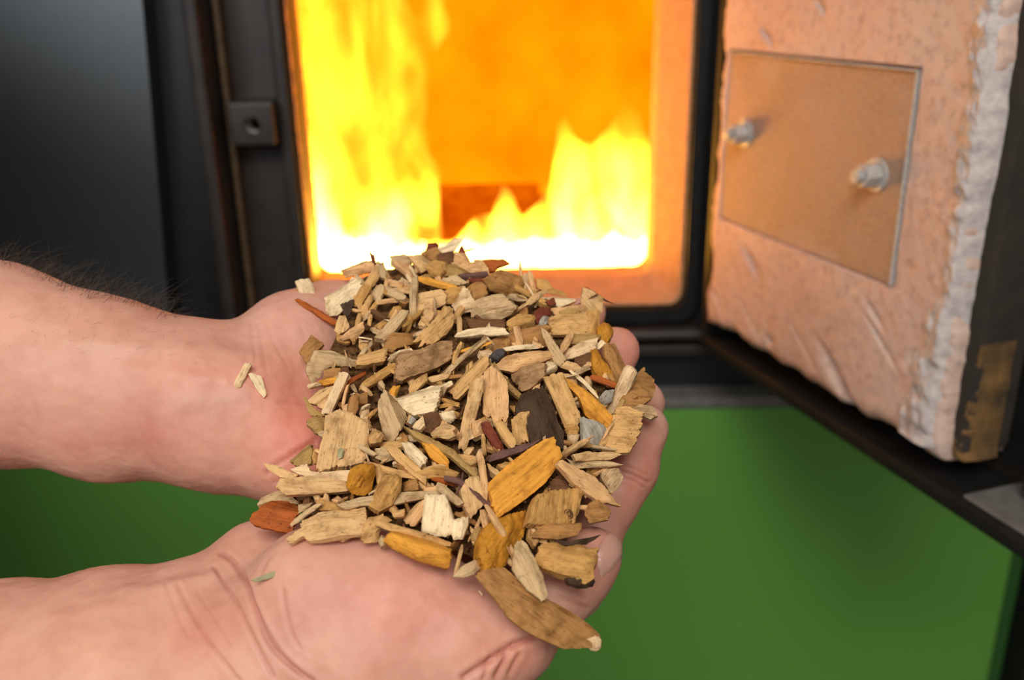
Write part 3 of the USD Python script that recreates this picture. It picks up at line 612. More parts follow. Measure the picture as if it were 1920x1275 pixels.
near = limb(core2, digits2, 0.010, 0.005, 0.007, 0.0016)
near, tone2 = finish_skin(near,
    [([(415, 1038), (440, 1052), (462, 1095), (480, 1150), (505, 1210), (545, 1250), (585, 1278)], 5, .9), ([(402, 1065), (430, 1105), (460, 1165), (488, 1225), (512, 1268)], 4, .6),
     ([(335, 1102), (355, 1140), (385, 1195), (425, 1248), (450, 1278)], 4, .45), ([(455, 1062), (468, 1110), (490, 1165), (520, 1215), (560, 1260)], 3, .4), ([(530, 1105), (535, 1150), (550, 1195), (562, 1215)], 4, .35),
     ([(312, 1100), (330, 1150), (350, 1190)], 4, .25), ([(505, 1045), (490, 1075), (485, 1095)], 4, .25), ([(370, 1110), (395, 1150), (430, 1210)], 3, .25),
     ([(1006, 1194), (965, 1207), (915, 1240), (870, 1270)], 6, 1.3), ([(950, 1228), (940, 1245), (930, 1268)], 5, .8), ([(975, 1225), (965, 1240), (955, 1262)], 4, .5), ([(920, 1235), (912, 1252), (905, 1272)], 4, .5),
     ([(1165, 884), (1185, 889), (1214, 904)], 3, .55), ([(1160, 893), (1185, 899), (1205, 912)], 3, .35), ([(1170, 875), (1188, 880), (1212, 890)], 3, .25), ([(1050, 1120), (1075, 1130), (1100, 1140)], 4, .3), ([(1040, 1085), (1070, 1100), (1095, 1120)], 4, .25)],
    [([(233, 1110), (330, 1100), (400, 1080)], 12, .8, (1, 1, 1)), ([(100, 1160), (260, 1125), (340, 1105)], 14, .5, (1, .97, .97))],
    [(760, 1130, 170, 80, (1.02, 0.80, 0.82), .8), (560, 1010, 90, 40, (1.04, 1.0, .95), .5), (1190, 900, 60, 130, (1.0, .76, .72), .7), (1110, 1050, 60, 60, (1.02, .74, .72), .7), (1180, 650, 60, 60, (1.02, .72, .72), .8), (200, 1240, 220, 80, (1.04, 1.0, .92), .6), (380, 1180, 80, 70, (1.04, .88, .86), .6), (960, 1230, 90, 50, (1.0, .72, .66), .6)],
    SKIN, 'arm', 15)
arm_near = skin_mesh('arm', near, tone2, person, label='near bare forearm and hand with a creased wrist, fingers curled up')
# thumbnail: follows the thumb's surface
def nail_on(m, poly, parent):
    V = np.array(m.vertices); N = np.array(m.vertex_normals); P = pix(V); pg = Polygon(poly)
    fc = P[m.faces].mean(1); fn_ = np.array(m.face_normals); vw = V[m.faces].mean(1)
    ok = (np.einsum('ij,ij->i', fn_, vw) < 0) & (vw[:, 2] < 0.318)
    ok &= shapely.contains_xy(pg, fc[:, 0], fc[:, 1])
    fs = m.faces[ok]
    if not len(fs): return
    ids, inv = np.unique(fs, return_inverse=True); fs = inv.reshape(-1, 3)
    d = np.array([pg.exterior.distance(Point(p)) for p in P[ids]])
    up = V[ids] + N[ids] * (0.00005 + 0.0006 * np.clip(d / 7, 0, 1) ** 0.6)[:, None]
    w = trimesh.Trimesh(to_world(up), fs, process=False)
    obj('thumbnail', w, M['nail'], parent, smooth=True, label='short pale thumbnail')
nail_on(near, [(1118, 1054), (1124, 1022), (1140, 1000), (1160, 996), (1172, 1014), (1166, 1042), (1146, 1068), (1126, 1082)], arm_near)
# the rest of the person stands to the left, clothed in dark work wear
def wp(x, y, z): return np.array([x, y, z])
def body(fnsegs, k, h):
    def fn(P):
        d = None
        for a, b, ra, rb in fnsegs:
            e_ = round_cone(P, a, b, ra, rb); d = e_ if d is None else smin(d, e_, k)
        return d
    A = np.array([q for s in fnsegs for q in s[:2]]); R = max(max(s[2:]) for s in fnsegs) + 0.03
    V_, Q_ = surface_nets(fn, A.min(0) - R, A.max(0) + R, h); return V_, Q_
ef, en = to_world(cam_pt(-730, 640, .366)), to_world(cam_pt(-730, 1470, .328))
sx = -0.66
shirt = [(wp(sx, .42, .98), wp(sx, .42, 1.32), .15, .165), (wp(sx, .28, 1.02), wp(sx, .24, 1.38), .13, .12), (wp(sx, .56, 1.02), wp(sx, .60, 1.38), .13, .12), (wp(sx, .24, 1.40), wp(sx, .60, 1.40), .085, .085),
         (wp(sx + .01, .62, 1.40), ef, .075, .066), (wp(sx + .01, .22, 1.40), en, .075, .066)]
obj('shirt', body(shirt, 0.05, 0.012), M['work_cloth'], person, smooth=True, label='dark work shirt with short sleeves')
legs = [(wp(sx, .34, .92), wp(sx, .50, .92), .135, .135), (wp(sx, .34, .90), wp(sx + .01, .33, .48), .10, .075), (wp(sx + .01, .33, .48), wp(sx, .33, .09), .072, .058), (wp(sx, .50, .90), wp(sx + .01, .51, .48), .10, .075), (wp(sx + .01, .51, .48), wp(sx, .51, .09), .072, .058)]
obj('trousers', body(legs, 0.03, 0.012), M['work_cloth'], person, smooth=True)
for yy_ in (.33, .51): obj('shoe', body([(wp(sx - .06, yy_, .045), wp(sx + .15, yy_, .04), .045, .04), (wp(sx - .03, yy_, .06), wp(sx, yy_, .10), .05, .045)], 0.02, 0.008), M['black_steel'], person, smooth=True)
obj('head', body([(wp(sx, .42, 1.44), wp(sx, .42, 1.52), .055, .055), (wp(sx - .01, .42, 1.62), wp(sx + .01, .42, 1.66), .085, .085), (wp(sx + .045, .42, 1.56), wp(sx + .055, .42, 1.60), .05, .055), (wp(sx + .095, .42, 1.61), wp(sx + .112, .42, 1.597), .012, .014), (wp(sx, .335, 1.61), wp(sx, .335, 1.635), .016, .02), (wp(sx, .505, 1.61), wp(sx, .505, 1.635), .016, .02)], 0.02, 0.008), M['face_skin'], person, smooth=True)
obj('hair', body([(wp(sx - .03, .42, 1.67), wp(sx - .01, .42, 1.69), .092, .09)], 0.02, 0.008), M['hair'], person, smooth=True)
# hairs along the far forearm
rng = np.random.default_rng(11)
V = np.array(far.vertices); N = np.array(far.vertex_normals); P = pix(V)
nz = np.einsum('ij,ij->i', N, V / np.linalg.norm(V, axis=1)[:, None])
def hairs(sel, n, lmin, lmax, wid, name, label, lift):
    ids = rng.choice(sel, min(n, len(sel)), replace=False); pts, cnt, wd = [], [], []
    for i in ids:
        L = rng.uniform(lmin, lmax); d = N[i] * lift + np.array([rng.normal(0.5, .35), rng.normal(.15, .25), rng.normal(-.1, .3)]); d /= np.linalg.norm(d)
        b = np.array([rng.normal(0.1, .5), rng.normal(-.5, .35), rng.normal(0, .3)])
        p = V[i] - N[i] * 0.0003
        k = 7
        for j in range(k):
            t = j / (k - 1); pts.append(to_world(p + d * L * t + b * L * 0.55 * t * t)); wd.append(wid * (1 - 0.8 * t))
        cnt.append(k)
    c = UsdGeom.BasisCurves.Define(stage, numbered(name, str(arm_far.GetPath())))
    c.CreateTypeAttr('linear'); c.CreateCurveVertexCountsAttr(cnt); c.CreatePointsAttr(Vt.Vec3fArray.FromNumpy(np.array(pts, np.float32)))
    c.CreateWidthsAttr(Vt.FloatArray.FromNumpy(np.array(wd, np.float32))); c.SetWidthsInterpolation('vertex')
    UsdShade.MaterialBindingAPI.Apply(c.GetPrim()).Bind(M['hair']); tag(c.GetPrim(), label=label, kind='stuff')
sel = np.flatnonzero((np.abs(nz) < 0.42) & (N[:, 1] > 0.7) & (P[:, 0] > -60) & (P[:, 0] < 330))
hairs(sel, 420, 0.007, 0.017, 0.00012, 'arm_hair', 'dark hairs on the back of the forearm', 0.8)
sel = np.flatnonzero((nz < -0.25) & (P[:, 0] > -30) & (P[:, 0] < 400) & (P[:, 1] < 680))
hairs(sel, 160, 0.003, 0.006, 0.00005, 'arm_hair', 'short fine hairs on the forearm', 0.25)
SURF = {'far': (cKDTree(pix(np.array(far.vertices))), np.array(far.vertices)), 'near': (cKDTree(pix(np.array(near.vertices))), np.array(near.vertices))}
def skin_depth(u, v):
    best = 9.0
    for t, W in SURF.values():
        i = t.query_ball_point((u, v), 5)
        if i: best = min(best, W[i, 2].min())
    return best

# ------------------------------------------------------------------ wood chips
CH_N = 0
def cross2(a, b): return a[:, 0] * b[:, 1] - a[:, 1] * b[:, 0]
def heap_normal(u, v):
    z = float(heap_depth(u, v)); e = 6
    a = cam_pt(u + e, v, float(heap_depth(u + e, v))) - cam_pt(u - e, v, float(heap_depth(u - e, v)))
    b = cam_pt(u, v + e, float(heap_depth(u, v + e))) - cam_pt(u, v - e, float(heap_depth(u, v - e)))
    n = np.cross(a, b); n /= np.linalg.norm(n); return n if n[2] < 0 else -n
def chip_mesh(poly, th, prof, rg, rough=1.0):
    """poly: outline in metres, x along the grain. th: thickness. prof: f flat, r round, l lump, t two-sided ridge. Returns a closed mesh."""
    pg = Polygon(poly).buffer(0)
    if pg.geom_type != 'Polygon': pg = max(pg.geoms, key=lambda g: g.area)
    wid = 2 * pg.area / max(pg.length / 2, 1e-9)
    sp = float(np.clip(wid / 7, 0.0002, 0.00068))
    ext = np.array(pg.exterior.coords); s = np.r_[0, np.cumsum(np.linalg.norm(np.diff(ext, axis=0), axis=1))]
    n = max(10, int(s[-1] / sp)); t = np.linspace(0, s[-1], n, endpoint=False)
    B = np.stack([np.interp(t, s, ext[:, k]) for k in range(2)], 1)
    tg = np.roll(B, -1, 0) - np.roll(B, 1, 0); tg /= np.linalg.norm(tg, axis=1, keepdims=True) + 1e-12
    endness = np.abs(tg[:, 1])                                  # 1 where the outline runs across the grain: a broken end
    q = np.c_[B * [900, 2600], np.full(n, rg.random() * 50)]
    j = (meshkit.fbm(q, 3, 1) - 0.5) * rough
    B = B + np.stack([np.sign(tg[:, 1]) * endness * j * min(0.0022, wid * 0.35), (1 - endness) * j * min(0.0005, wid * 0.10)], 1)
    pg2 = Polygon(B).buffer(0)
    if pg2.geom_type != 'Polygon': pg2 = max(pg2.geoms, key=lambda g: g.area)
    B = np.array(pg2.exterior.coords)[:-1]
    x0, y0, x1, y1 = pg2.bounds
    gx, gy = np.meshgrid(np.arange(x0, x1, sp * 1.15), np.arange(y0, y1, sp)); G = np.stack([gx.ravel(), gy.ravel()], 1)
    G += rg.uniform(-.25, .25, G.shape) * sp
    ins = pg2.buffer(-sp * 0.55)
    if not ins.is_empty and len(G): G = G[shapely.contains_xy(ins, G[:, 0], G[:, 1])]
    else: G = np.zeros((0, 2))
    P = np.vstack([B, G]) if len(G) else B
    T = Delaunay(P).simplices; cc = P[T].mean(1); T = T[shapely.contains_xy(pg2, cc[:, 0], cc[:, 1])]
    a2 = cross2(P[T[:, 1]] - P[T[:, 0]], P[T[:, 2]] - P[T[:, 0]]); T = T[np.abs(a2) > 1e-13]; a2 = a2[np.abs(a2) > 1e-13]
    T[a2 < 0] = T[a2 < 0][:, ::-1]
    d = shapely.distance(shapely.boundary(pg2), shapely.points(P)); dm = max(d.max(), 1e-6)
    sd = rg.random() * 50
    gr = meshkit.fbm(np.c_[P[:, 0] * 130, P[:, 1] * 1500, np.full(len(P), sd)], 3, 3) - 0.5
    lump = meshkit.fbm(np.c_[P * 260, np.full(len(P), sd)], 3, 5) - 0.5
    e = np.clip(d / dm, 0, 1)
    cen = P.mean(0)
    def facets(k, steep):
        h = np.full(len(P), 9.0)
        for _ in range(k):
            t_ = rg.uniform(0, 2 * math.pi); sl = steep * th / max(dm * 2, 1e-5) * rg.uniform(.35, 1)
            h = np.minimum(h, th / 2 + sl * dm * rg.uniform(-.05, .5) - sl * ((P - cen) * [.55, 1.0]) @ np.array([math.cos(t_), math.sin(t_)]))
        return h
    if prof == 'f': h = th / 2 * (1 - 0.30 * np.exp(-d / 0.00025)) + gr * min(th * 0.5, 0.0012) + lump * min(th * .4, .0008)
    elif prof == 'r': h = np.minimum(facets(3, .9), th / 2) * (0.45 + 0.55 * (1 - (1 - e) ** 3)) + gr * min(th * 0.35, 0.0009)
    elif prof == 't':
        yy = (P[:, 1] - y0) / (y1 - y0); k = 0.36
        h = th / 2 * (np.where(yy > k, 0.75 + 0.25 * (1 - yy) / (1 - k), yy / k) * 2 - 1) * (1 - 0.2 * np.exp(-d / 0.0003)) + gr * 0.0010
    else: h = np.minimum(facets(5, 1.0), th / 2 * 1.15) * (0.55 + 0.45 * (1 - (1 - e) ** 3)) + lump * min(th * .45, .0036) + gr * min(th * .5, 0.0012)
    hb = -th / 2 * ((0.6 + 0.4 * np.sqrt(1 - (1 - e) ** 2)) if prof in 'rl' else (1 - 0.30 * np.exp(-d / 0.0004)))
    h = np.maximum(h, hb + 0.0002)
    N = len(P); V = np.vstack([np.c_[P, h], np.c_[P, hb]])
    ed = np.vstack([T[:, [0, 1]], T[:, [1, 2]], T[:, [2, 0]]]); key_ = {tuple(x) for x in ed.tolist()}
    bd = np.array([x for x in ed.tolist() if (x[1], x[0]) not in key_])
    side = np.vstack([np.c_[bd[:, 1], bd[:, 0], bd[:, 0] + N], np.c_[bd[:, 1], bd[:, 0] + N, bd[:, 1] + N]])
    return trimesh.Trimesh(V, np.vstack([T, T[:, ::-1] + N, side]), process=False)

def stick_poly(a, b, w, rg, taper=0.8):
    a, b = np.array(a, float), np.array(b, float); d = b - a; L = np.linalg.norm(d); d /= L; n = np.array([-d[1], d[0]])
    t1, t2 = rg.uniform(taper * 0.6, 1), rg.uniform(taper * 0.6, 1); bow = rg.normal(0, 0.02) * L
    ks = np.linspace(0, 1, 6); wd = w / 2 * np.interp(ks, [0, .15, .8, 1], [t1 * .8, 1, .97, t2 * .8]); c = a + d * L * ks[:, None] + n * (bow * 4 * ks * (1 - ks))[:, None]
    top = c + n * wd[:, None]; bot = c - n * wd[:, None]
    sl1, sl2 = rg.uniform(-.6, .6) * w, rg.uniform(-.6, .6) * w
    top[0] += d * sl1; top[-1] += d * sl2
    return np.vstack([top, bot[::-1]])

CHIPS = []      # what stands in the heap, for the labels
NAMES = {'c': ('wood_chip', 'wood chip'), 's': ('splinter', 'splinter'), 'b': ('bark_chip', 'bark chip'), 't': ('twig', 'twig'), 'v': ('wood_shaving', 'wood shaving'), 'p': ('pebble', 'pebble'), 'l': ('dry_leaf', 'leaf'), 'h': ('seed_husk', 'seed husk')}
def place(kind, colour, lift, th, prof, pts, ang=None, desc='', mark='', lean=0.5, z=None, tilt=(0, 0), sub=None):
    """pts: outline pixels, or two end points and a width. The chip is cut in its own plane lying on the heap."""
    global CH_N
    CH_N += 1; rg = np.random.default_rng(1000 + CH_N)
    stick = len(pts) == 3 and np.ndim(pts[2]) == 0
    pp = stick_poly(*pts, rg) if stick else np.array(pts, float)
    c = np.array(Polygon(pp).buffer(0).centroid.coords[0]) if not stick else (np.array(pts[0]) + np.array(pts[1])) / 2
    if lift < 4.6 and z is None:                                        # what lies under others runs on beneath them
        pp = c + (pp - c) * (1.16 if lift < 3.2 else 1.09)
    if ang is None:
        if stick: a = np.array(pts[1], float) - np.array(pts[0], float)
        else:
            q = pp - pp.mean(0); a = np.linalg.svd(q)[2][0]
    else: a = np.array([math.cos(math.radians(ang)), math.sin(math.radians(ang))])
    if z is None: th *= 1.3
    zc = (float(heap_depth(*c)) if z is None else z) - lift / 1000
    view = -cam_pt(c[0], c[1], 1.0); view /= np.linalg.norm(view)
    n = heap_normal(*c) * lean + view * (1 - lean) + np.array([rg.normal(0, .22) + tilt[0], rg.normal(0, .22) + tilt[1], 0]); n /= np.linalg.norm(n)
    C0 = cam_pt(c[0], c[1], zc)
    def onp(p):
        d = cam_pt(p[0], p[1], 1.0); return d * ((C0 @ n) / (d @ n))
    W = np.array([onp(p) for p in pp]); e1 = onp(c + a * 6) - onp(c - a * 6); e1 -= n * (e1 @ n); e1 /= np.linalg.norm(e1); e2 = np.cross(n, e1)
    L = np.stack([(W - C0) @ e1, (W - C0) @ e2], 1)
    m = chip_mesh(L, th / 1000, prof, rg)
    R = np.stack([e1, e2, n]) @ R_CAM                                  # rows: local axes in the world
    X = np.eye(4); X[:3, :3] = R; X[3, :3] = to_world(C0)
    nm, ct = NAMES[kind]
    pr = usdkit.mesh(stage, numbered(nm), m, M['wood_' + colour], 28)
    pr.MakeMatrixXform().Set(Gf.Matrix4d(*X.ravel().tolist()))
    area = Polygon(pp).buffer(0).area
    CHIPS.append(dict(prim=pr.GetPrim(), uv=c, desc=desc, mark=mark, colour=colour, kind=kind, area=area, stick=stick, n=CH_N, w=(pts[2] if stick else 0), L=(np.linalg.norm(np.array(pts[1]) - pts[0]) if stick else 0)))
    if sub: sub(pr, C0, n, e1, e2, onp)
    return pr
S = lambda x1, y1, x2, y2, w: [(x1, y1), (x2, y2), w]
def Pg(*a): return list(zip(a[::2], a[1::2]))

# core of the heap: fine debris between the chips and the palms
hp = np.array(Pg(640,528,700,496,790,478,850,470,900,497,960,522,1030,545,1090,565,1120,600,1130,650,1160,690,1190,730,1185,800,1165,860,1120,920,1085,1000,1060,1050,990,1085,900,1065,830,1040,740,1005,650,995,570,985,535,955,520,925,560,890,595,860,590,800,592,740,590,680,620,620,625,570), float)
pgc = Polygon(hp).buffer(-14)
gu, gv = np.meshgrid(np.arange(520, 1210, 3.0), np.arange(466, 1100, 3.0)); Gp = np.stack([gu.ravel(), gv.ravel()], 1); Gp = Gp[shapely.contains_xy(pgc, Gp[:, 0], Gp[:, 1])]
Tt = Delaunay(Gp).simplices; cc = Gp[Tt].mean(1); Tt = Tt[shapely.contains_xy(pgc, cc[:, 0], cc[:, 1])]
el = np.max([np.linalg.norm(Gp[Tt[:, i]] - Gp[Tt[:, (i + 1) % 3]], axis=1) for i in range(3)], axis=0); Tt = Tt[el < 7]
a2 = cross2(Gp[Tt[:, 1]] - Gp[Tt[:, 0]], Gp[Tt[:, 2]] - Gp[Tt[:, 0]]); Tt[a2 > 0] = Tt[a2 > 0][:, ::-1]
dd_ = shapely.distance(pgc.exterior, shapely.points(Gp))
qq = np.c_[Gp / 22, np.zeros(len(Gp))]
fz = heap_depth(Gp[:, 0], Gp[:, 1]) + 0.0052 + 0.006 * (meshkit.fbm(qq, 4, 5) - 0.5) + 0.005 * (meshkit.fbm(qq * 3.2, 3, 8) - 0.5) + 0.006 * np.exp(-dd_ / 14)
bz = fz + 0.004 + 0.020 * (1 - np.exp(-dd_ / 60))
sk = np.array([skin_depth(u, v) for u, v in Gp]); bz = np.minimum(bz, sk - 0.0006); fz = np.minimum(fz, bz - 0.001)
fr_ = np.array([cam_pt(u, v, z) for (u, v), z in zip(Gp, fz)]); bk = np.array([cam_pt(u, v, z) for (u, v), z in zip(Gp, bz)])
ed = np.vstack([Tt[:, [0, 1]], Tt[:, [1, 2]], Tt[:, [2, 0]]]); ks = {tuple(x) for x in ed.tolist()}; bd = np.array([x for x in ed.tolist() if (x[1], x[0]) not in ks]); Nn = len(Gp)
mc = trimesh.Trimesh(to_world(np.vstack([fr_, bk])), np.vstack([Tt, Tt[:, ::-1] + Nn, np.c_[bd[:, 1], bd[:, 0], bd[:, 0] + Nn], np.c_[bd[:, 1], bd[:, 0] + Nn, bd[:, 1] + Nn]]), process=False)
if mc.volume < 0: mc.invert()
obj('wood_debris', mc, M['wood_debris'], smooth=20, label='fine brown crumbs and dust filling the heap between the wood chips', cat='wood debris', kind='stuff')
p = place
# --- top of the heap, against the fire
p('v','cream',2.5,1.2,'f',Pg(556,530,579,525,586,539,590,554,597,571,589,570,576,559,564,552),62,'pale curled shaving standing on the far thumb','the curled shaving on the far thumb',0.3)
p('s','orange',2.8,1.8,'r',S(562,563,634,607,9),None,'long rust-brown splinter lying on the far palm edge','the rust-brown splinter')
p('c','cream',3.5,2.6,'l',Pg(611,558,653,533,659,522,672,530,676,538,663,559,650,568,639,572,644,579,632,589,620,589,615,585,613,569),-38,'large cream chip with wavy edges at the far thumb','the large wavy cream chip')
p('l','dark',2.0,1.0,'f',Pg(639,572,653,568,662,563,660,575,656,589,644,595,645,581),100,'dark brown torn leaf scrap between cream chip and yellow peg')
p('s','gold',3.4,3.2,'r',S(668,575,687,540,16),None,'thick yellow peg with rounded faces leaning on the heap','the thick yellow peg')
p('s','tan',2.6,2.6,'r',S(687,538,704,518,15))
p('c','peach',1.5,3,'r',Pg(644,506,683,491,696,491,698,505,691,510,650,518),-12,'pinkish log-like chip at the far skyline')
p('t','red',4.6,1.5,'r',Pg(691,470,696,474,699,478,702,478,706,500,709,520,705,519,701,502,696,486),75,'red twig standing up against the white fire','the red upright twig',0.1)
p('c','grey',2.2,1.6,'f',Pg(709,497,719,495,724,512,722,522,712,520),80)
p('c','sage',3.0,2.2,'l',Pg(697,548,705,538,718,536,719,544,712,562,708,568,697,554),-60)
p('s','tan',2.4,2,'r',S(681,588,698,556,11))
p('s','gold',2.0,1.6,'r',S(690,590,706,568,9))
p('s','peach',2.2,1.4,'r',S(708,568,750,562,8))
p('c','sage',2.8,1.6,'f',S(716,541,757,559,13))
p('s','straw',2.6,1.2,'r',S(740,543,773,547,8))
p('c','peach',1.6,1.8,'f',Pg(725,524,748,530,770,540,765,543,728,538),20)
p('c','grey',2.0,2.2,'l',Pg(735,482,759,479,772,488,767,501,747,505,736,498),10,'greyish pink slab on the skyline left of the crown')
p('s','sage',4.8,2,'r',S(779,516,774,612,13),None,'long grey upright splinter with a forked top','the forked grey splinter')
p('s','pale',5.0,1.2,'r',S(767,497,780,520,6)); p('s','pale',4.9,1.2,'r',S(761,513,773,531,7))
p('s','ochre',4.6,2,'r',S(784,521,858,540,13),None,'bright yellow square-edged stick near the crown','the bright yellow stick')
p('c','gold',3.6,5,'l',Pg(801,497,816,489,833,492,838,506,835,518,824,523,809,518,802,506),None,'knobbly straw-gold lump below the crown','the knobbly gold lump')
p('c','straw',2.2,2.4,'l',Pg(769,481,790,480,805,492,800,506,790,510,778,495),30)
p('c','brown',1.8,2.4,'l',Pg(792,476,818,464,824,474,820,487,805,489,795,482),-15)
p('c','red',1.8,1.4,'f',Pg(797,477,804,459,818,457,821,465,806,472),-25,'small orange-red chip glowing on the skyline')
p('v','cream',4.2,1.0,'f',Pg(816,465,833,462,852,449,864,448,870,444,862,455,851,471,840,476,824,472),-22,'pale pink shaving crowning the heap with a hooked tip','the pink crowning shaving',0.1)
p('b','dbrown',1.4,2.4,'l',Pg(822,479,849,473,854,495,838,497,821,487),10)
p('c','peach',2.8,4,'l',Pg(853,476,872,478,880,491,873,497,854,496),None,'small tan cube of wood at the crown')
p('l','red',1.6,1.0,'f',Pg(860,474,863,466,867,462,873,475),60)
p('s','orange',2.2,0.7,'r',S(862,473,886,466,2.2))
p('c','peach',2.6,3,'l',Pg(855,499,878,495,903,492,913,506,915,516,896,514,868,510),5,'broad pinkish-tan chip right of the crown')
p('c','olive',2.8,2.2,'l',Pg(835,496,849,497,876,511,861,518,848,520,838,513),20)
p('t','mauve',3.6,2,'r',S(861,519,912,513,11),None,'dark greyish-brown stick across the upper heap','the dark stick near the crown')
p('s','red',2.6,1.4,'r',S(880,526,922,523,8))
p('c','sage',2.8,1.8,'f',Pg(829,526,856,518,875,531,861,535,838,529),15)
p('c','brown',3.0,4.5,'l',Pg(878,541,894,532,909,534,913,553,889,567,881,552),-30,'dark tan cube-shaped chip on the upper heap','the tan cube chip')
p('c','gold',3.4,2.6,'l',Pg(828,548,847,541,870,538,866,553,849,569,833,569),-20)
p('c','pale',2.8,2.8,'l',Pg(868,540,879,548,888,565,889,580,861,587,849,573,863,555),-25,'pale fibrous chip with a torn end in the upper heap','the pale fibrous chip')
p('c','straw',2.4,2.4,'l',Pg(786,552,826,545,833,556,831,570,791,589,785,575),-14)
p('c','dbrown',1.5,2,'l',Pg(815,562,833,556,831,572,818,572))
p('c','orange',1.8,1.6,'f',Pg(893,490,920,489,941,489,952,495,931,501,924,509,911,508),5,'brown leaf-shaped chip jutting right from the skyline')
p('c','brown',2.2,4,'l',Pg(913,527,944,511,974,521,977,540,994,553,979,571,966,577,950,553,924,545),25,'stringy brown bundle of fibres on the upper right','the stringy brown bundle')
p('s','tan',3.0,1.6,'r',S(912,528,938,546,7)); p('s','gold',3.2,1.8,'r',S(952,530,992,553,10))
p('c','grey',4.4,4,'l',Pg(884,571,900,563,916,557,929,554,941,553,953,563,966,577,958,588,939,598,932,602,917,605,903,603,889,602),-12,'large rough grey-straw chip with a coarse face','the rough grey chip')
p('s','peach',3.0,0.9,'r',S(975,496,981,547,5)); p('s','sage',2.6,1.4,'r',S(986,514,984,550,10)); p('s','peach',3.2,1.6,'r',S(994,511,1003,552,9),None,'pinkish peg standing upright on the right skyline')
p('c','gold',1.8,2,'f',Pg(1006,525,1024,527,1036,543,1023,548,1008,540),40)
p('s','straw',4.2,1.8,'r',Pg(1029,544,1015,546,998,554,988,566,986,573,996,571,1010,562),-30,'spear-shaped pale splinter on the upper right','the pale spear')
p('s','straw',3.6,0.8,'r',S(989,569,952,594,5))
p('c','cream',3.2,2.4,'t',Pg(1016,558,1040,556,1078,559,1077,566,1047,577,1034,566),2,'light chip with a sharp right point','the light pointed chip')
p('s','gold',1.8,1.2,'r',S(1030,546,1058,552,9))
p('b','red',4.6,2.8,'l',Pg(1000,585,1015,576,1034,577,1034,589,1020,597,1009,608,1001,606,998,596),-35,'red-brown flake of bark on the right','the red bark flake')
p('b','red',4.2,1.4,'f',Pg(1023,566,1037,558,1041,571,1030,573)); p('p','stone',3.6,3,'l',Pg(1011,606,1018,596,1028,596,1026,607,1018,612))
p('l','straw',1.8,1.4,'f',Pg(1091,568,1095,542,1107,546,1127,559,1127,583,1101,586,1093,573),50,'pale dry leaf piece at the right edge of the heap','the pale leaf piece')
p('l','orange',2.4,0.8,'f',Pg(1090,565,1095,540,1103,541,1094,566),75)
p('t','dark',3.6,0.8,'r',Pg(1104,541,1118,549,1134,561,1151,569,1134,564,1114,551),28,'thin dark twig sticking out over the brick sill','the thin dark twig',0.2); p('t','dbrown',3.2,0.5,'r',S(1119,552,1083,571,2.4))
p('c','peach',1.6,2.4,'l',Pg(1036,579,1090,574,1101,586,1039,596),-4)
p('c','tan',2.2,3.4,'l',Pg(1029,596,1103,588,1102,627,1040,626),-3,'flat tan plank piece at the right edge','the flat tan plank')
p('c','gold',2.8,2.6,'l',Pg(1104,585,1124,585,1122,620,1117,631,1101,629),88)
p('c','dochre',2.6,5,'l',Pg(1121,619,1133,609,1142,612,1148,624,1142,637,1135,644,1122,633),None,'round yellow-brown nub beside the ring fingertip','the round yellow nub')
p('c','cream',3.4,3,'f',Pg(1115,651,1128,637,1136,645,1124,657),-45,'tiny cream cube near the ring fingertip','the tiny cream cube')
p('c','pale',3.0,2.4,'l',Pg(1061,662,1075,652,1091,642,1117,635,1114,654,1101,662,1084,669,1062,672),-20,'pale yellow ragged flake on the right','the ragged yellow flake')
p('c','olive',2.0,2,'f',Pg(1071,629,1120,631,1119,638,1084,645,1070,646),-3)
p('c','brown',2.6,3.4,'l',Pg(1135,651,1152,648,1164,672,1173,690,1161,718,1152,717,1146,691,1134,672),66,'golden brown fibrous chip against the ring finger','the fibrous chip at the ring finger')
p('c','dochre',2.4,4,'l',Pg(1111,660,1121,654,1125,677,1136,690,1149,709,1142,716,1126,710,1115,698,1110,684),60,'orange-yellow wedge deep in the right side','the orange wedge')
p('s','pale',5.2,3.4,'r',Pg(1170,690,1178,683,1188,688,1196,700,1180,730,1154,772,1143,778,1132,768,1152,734),-60,'fat pale round stick sloping at the right edge','the fat pale stick',0.4)
p('c','brown',3.0,2.6,'l',Pg(1197,702,1206,694,1209,703,1221,713,1224,730,1217,748,1191,765,1178,763,1168,746,1182,724),5,'fuzzy golden-brown chip in front of the middle fingertip','the fuzzy brown chip')
p('c','sage',3.4,2.6,'l',Pg(1187,767,1200,760,1213,759,1225,766,1232,779,1219,785,1206,780),10,'small fluffy grey-straw tuft on the index fingertip','the fluffy tuft')
p('c','tan',4.4,3.2,'l',Pg(1156,768,1177,765,1204,776,1199,800,1191,827,1181,846,1156,849,1131,848,1127,832,1148,795),5,'large tan chip with cross grain lines by the index finger','the large cross-grained chip')
p('s','peach',6.0,0.9,'r',S(1161,781,1130,824,5))
p('c','ochre',3.8,3.6,'l',Pg(1061,709,1077,719,1101,735,1116,749,1132,764,1145,780,1142,801,1130,799,1112,788,1098,778,1085,745,1068,727),45,'long bright orange-yellow chip with a knobbed end','the long orange-yellow chip')
p('s','cream',5.4,1.2,'r',S(1068,694,1121,745,7),None,'thin cream splinter above the long orange-yellow chip','the thin cream splinter')
p('p','stone',2.2,4,'l',Pg(1122,748,1136,734,1150,733,1146,752,1132,760),None,'grey rounded stone half hidden under the fat pale stick')
p('s','orange',2.6,1.6,'r',S(1112,706,1157,723,9))
p('b','stone',3.0,2.6,'l',Pg(1093,786,1112,792,1131,802,1126,841,1110,837,1094,824),65,'grey weathered bark piece between tan chips','the grey bark piece')
p('s','straw',4.2,2.4,'r',S(1050,858,1098,827,11),None,'short straw peg beside the tip of the big yellow chip')
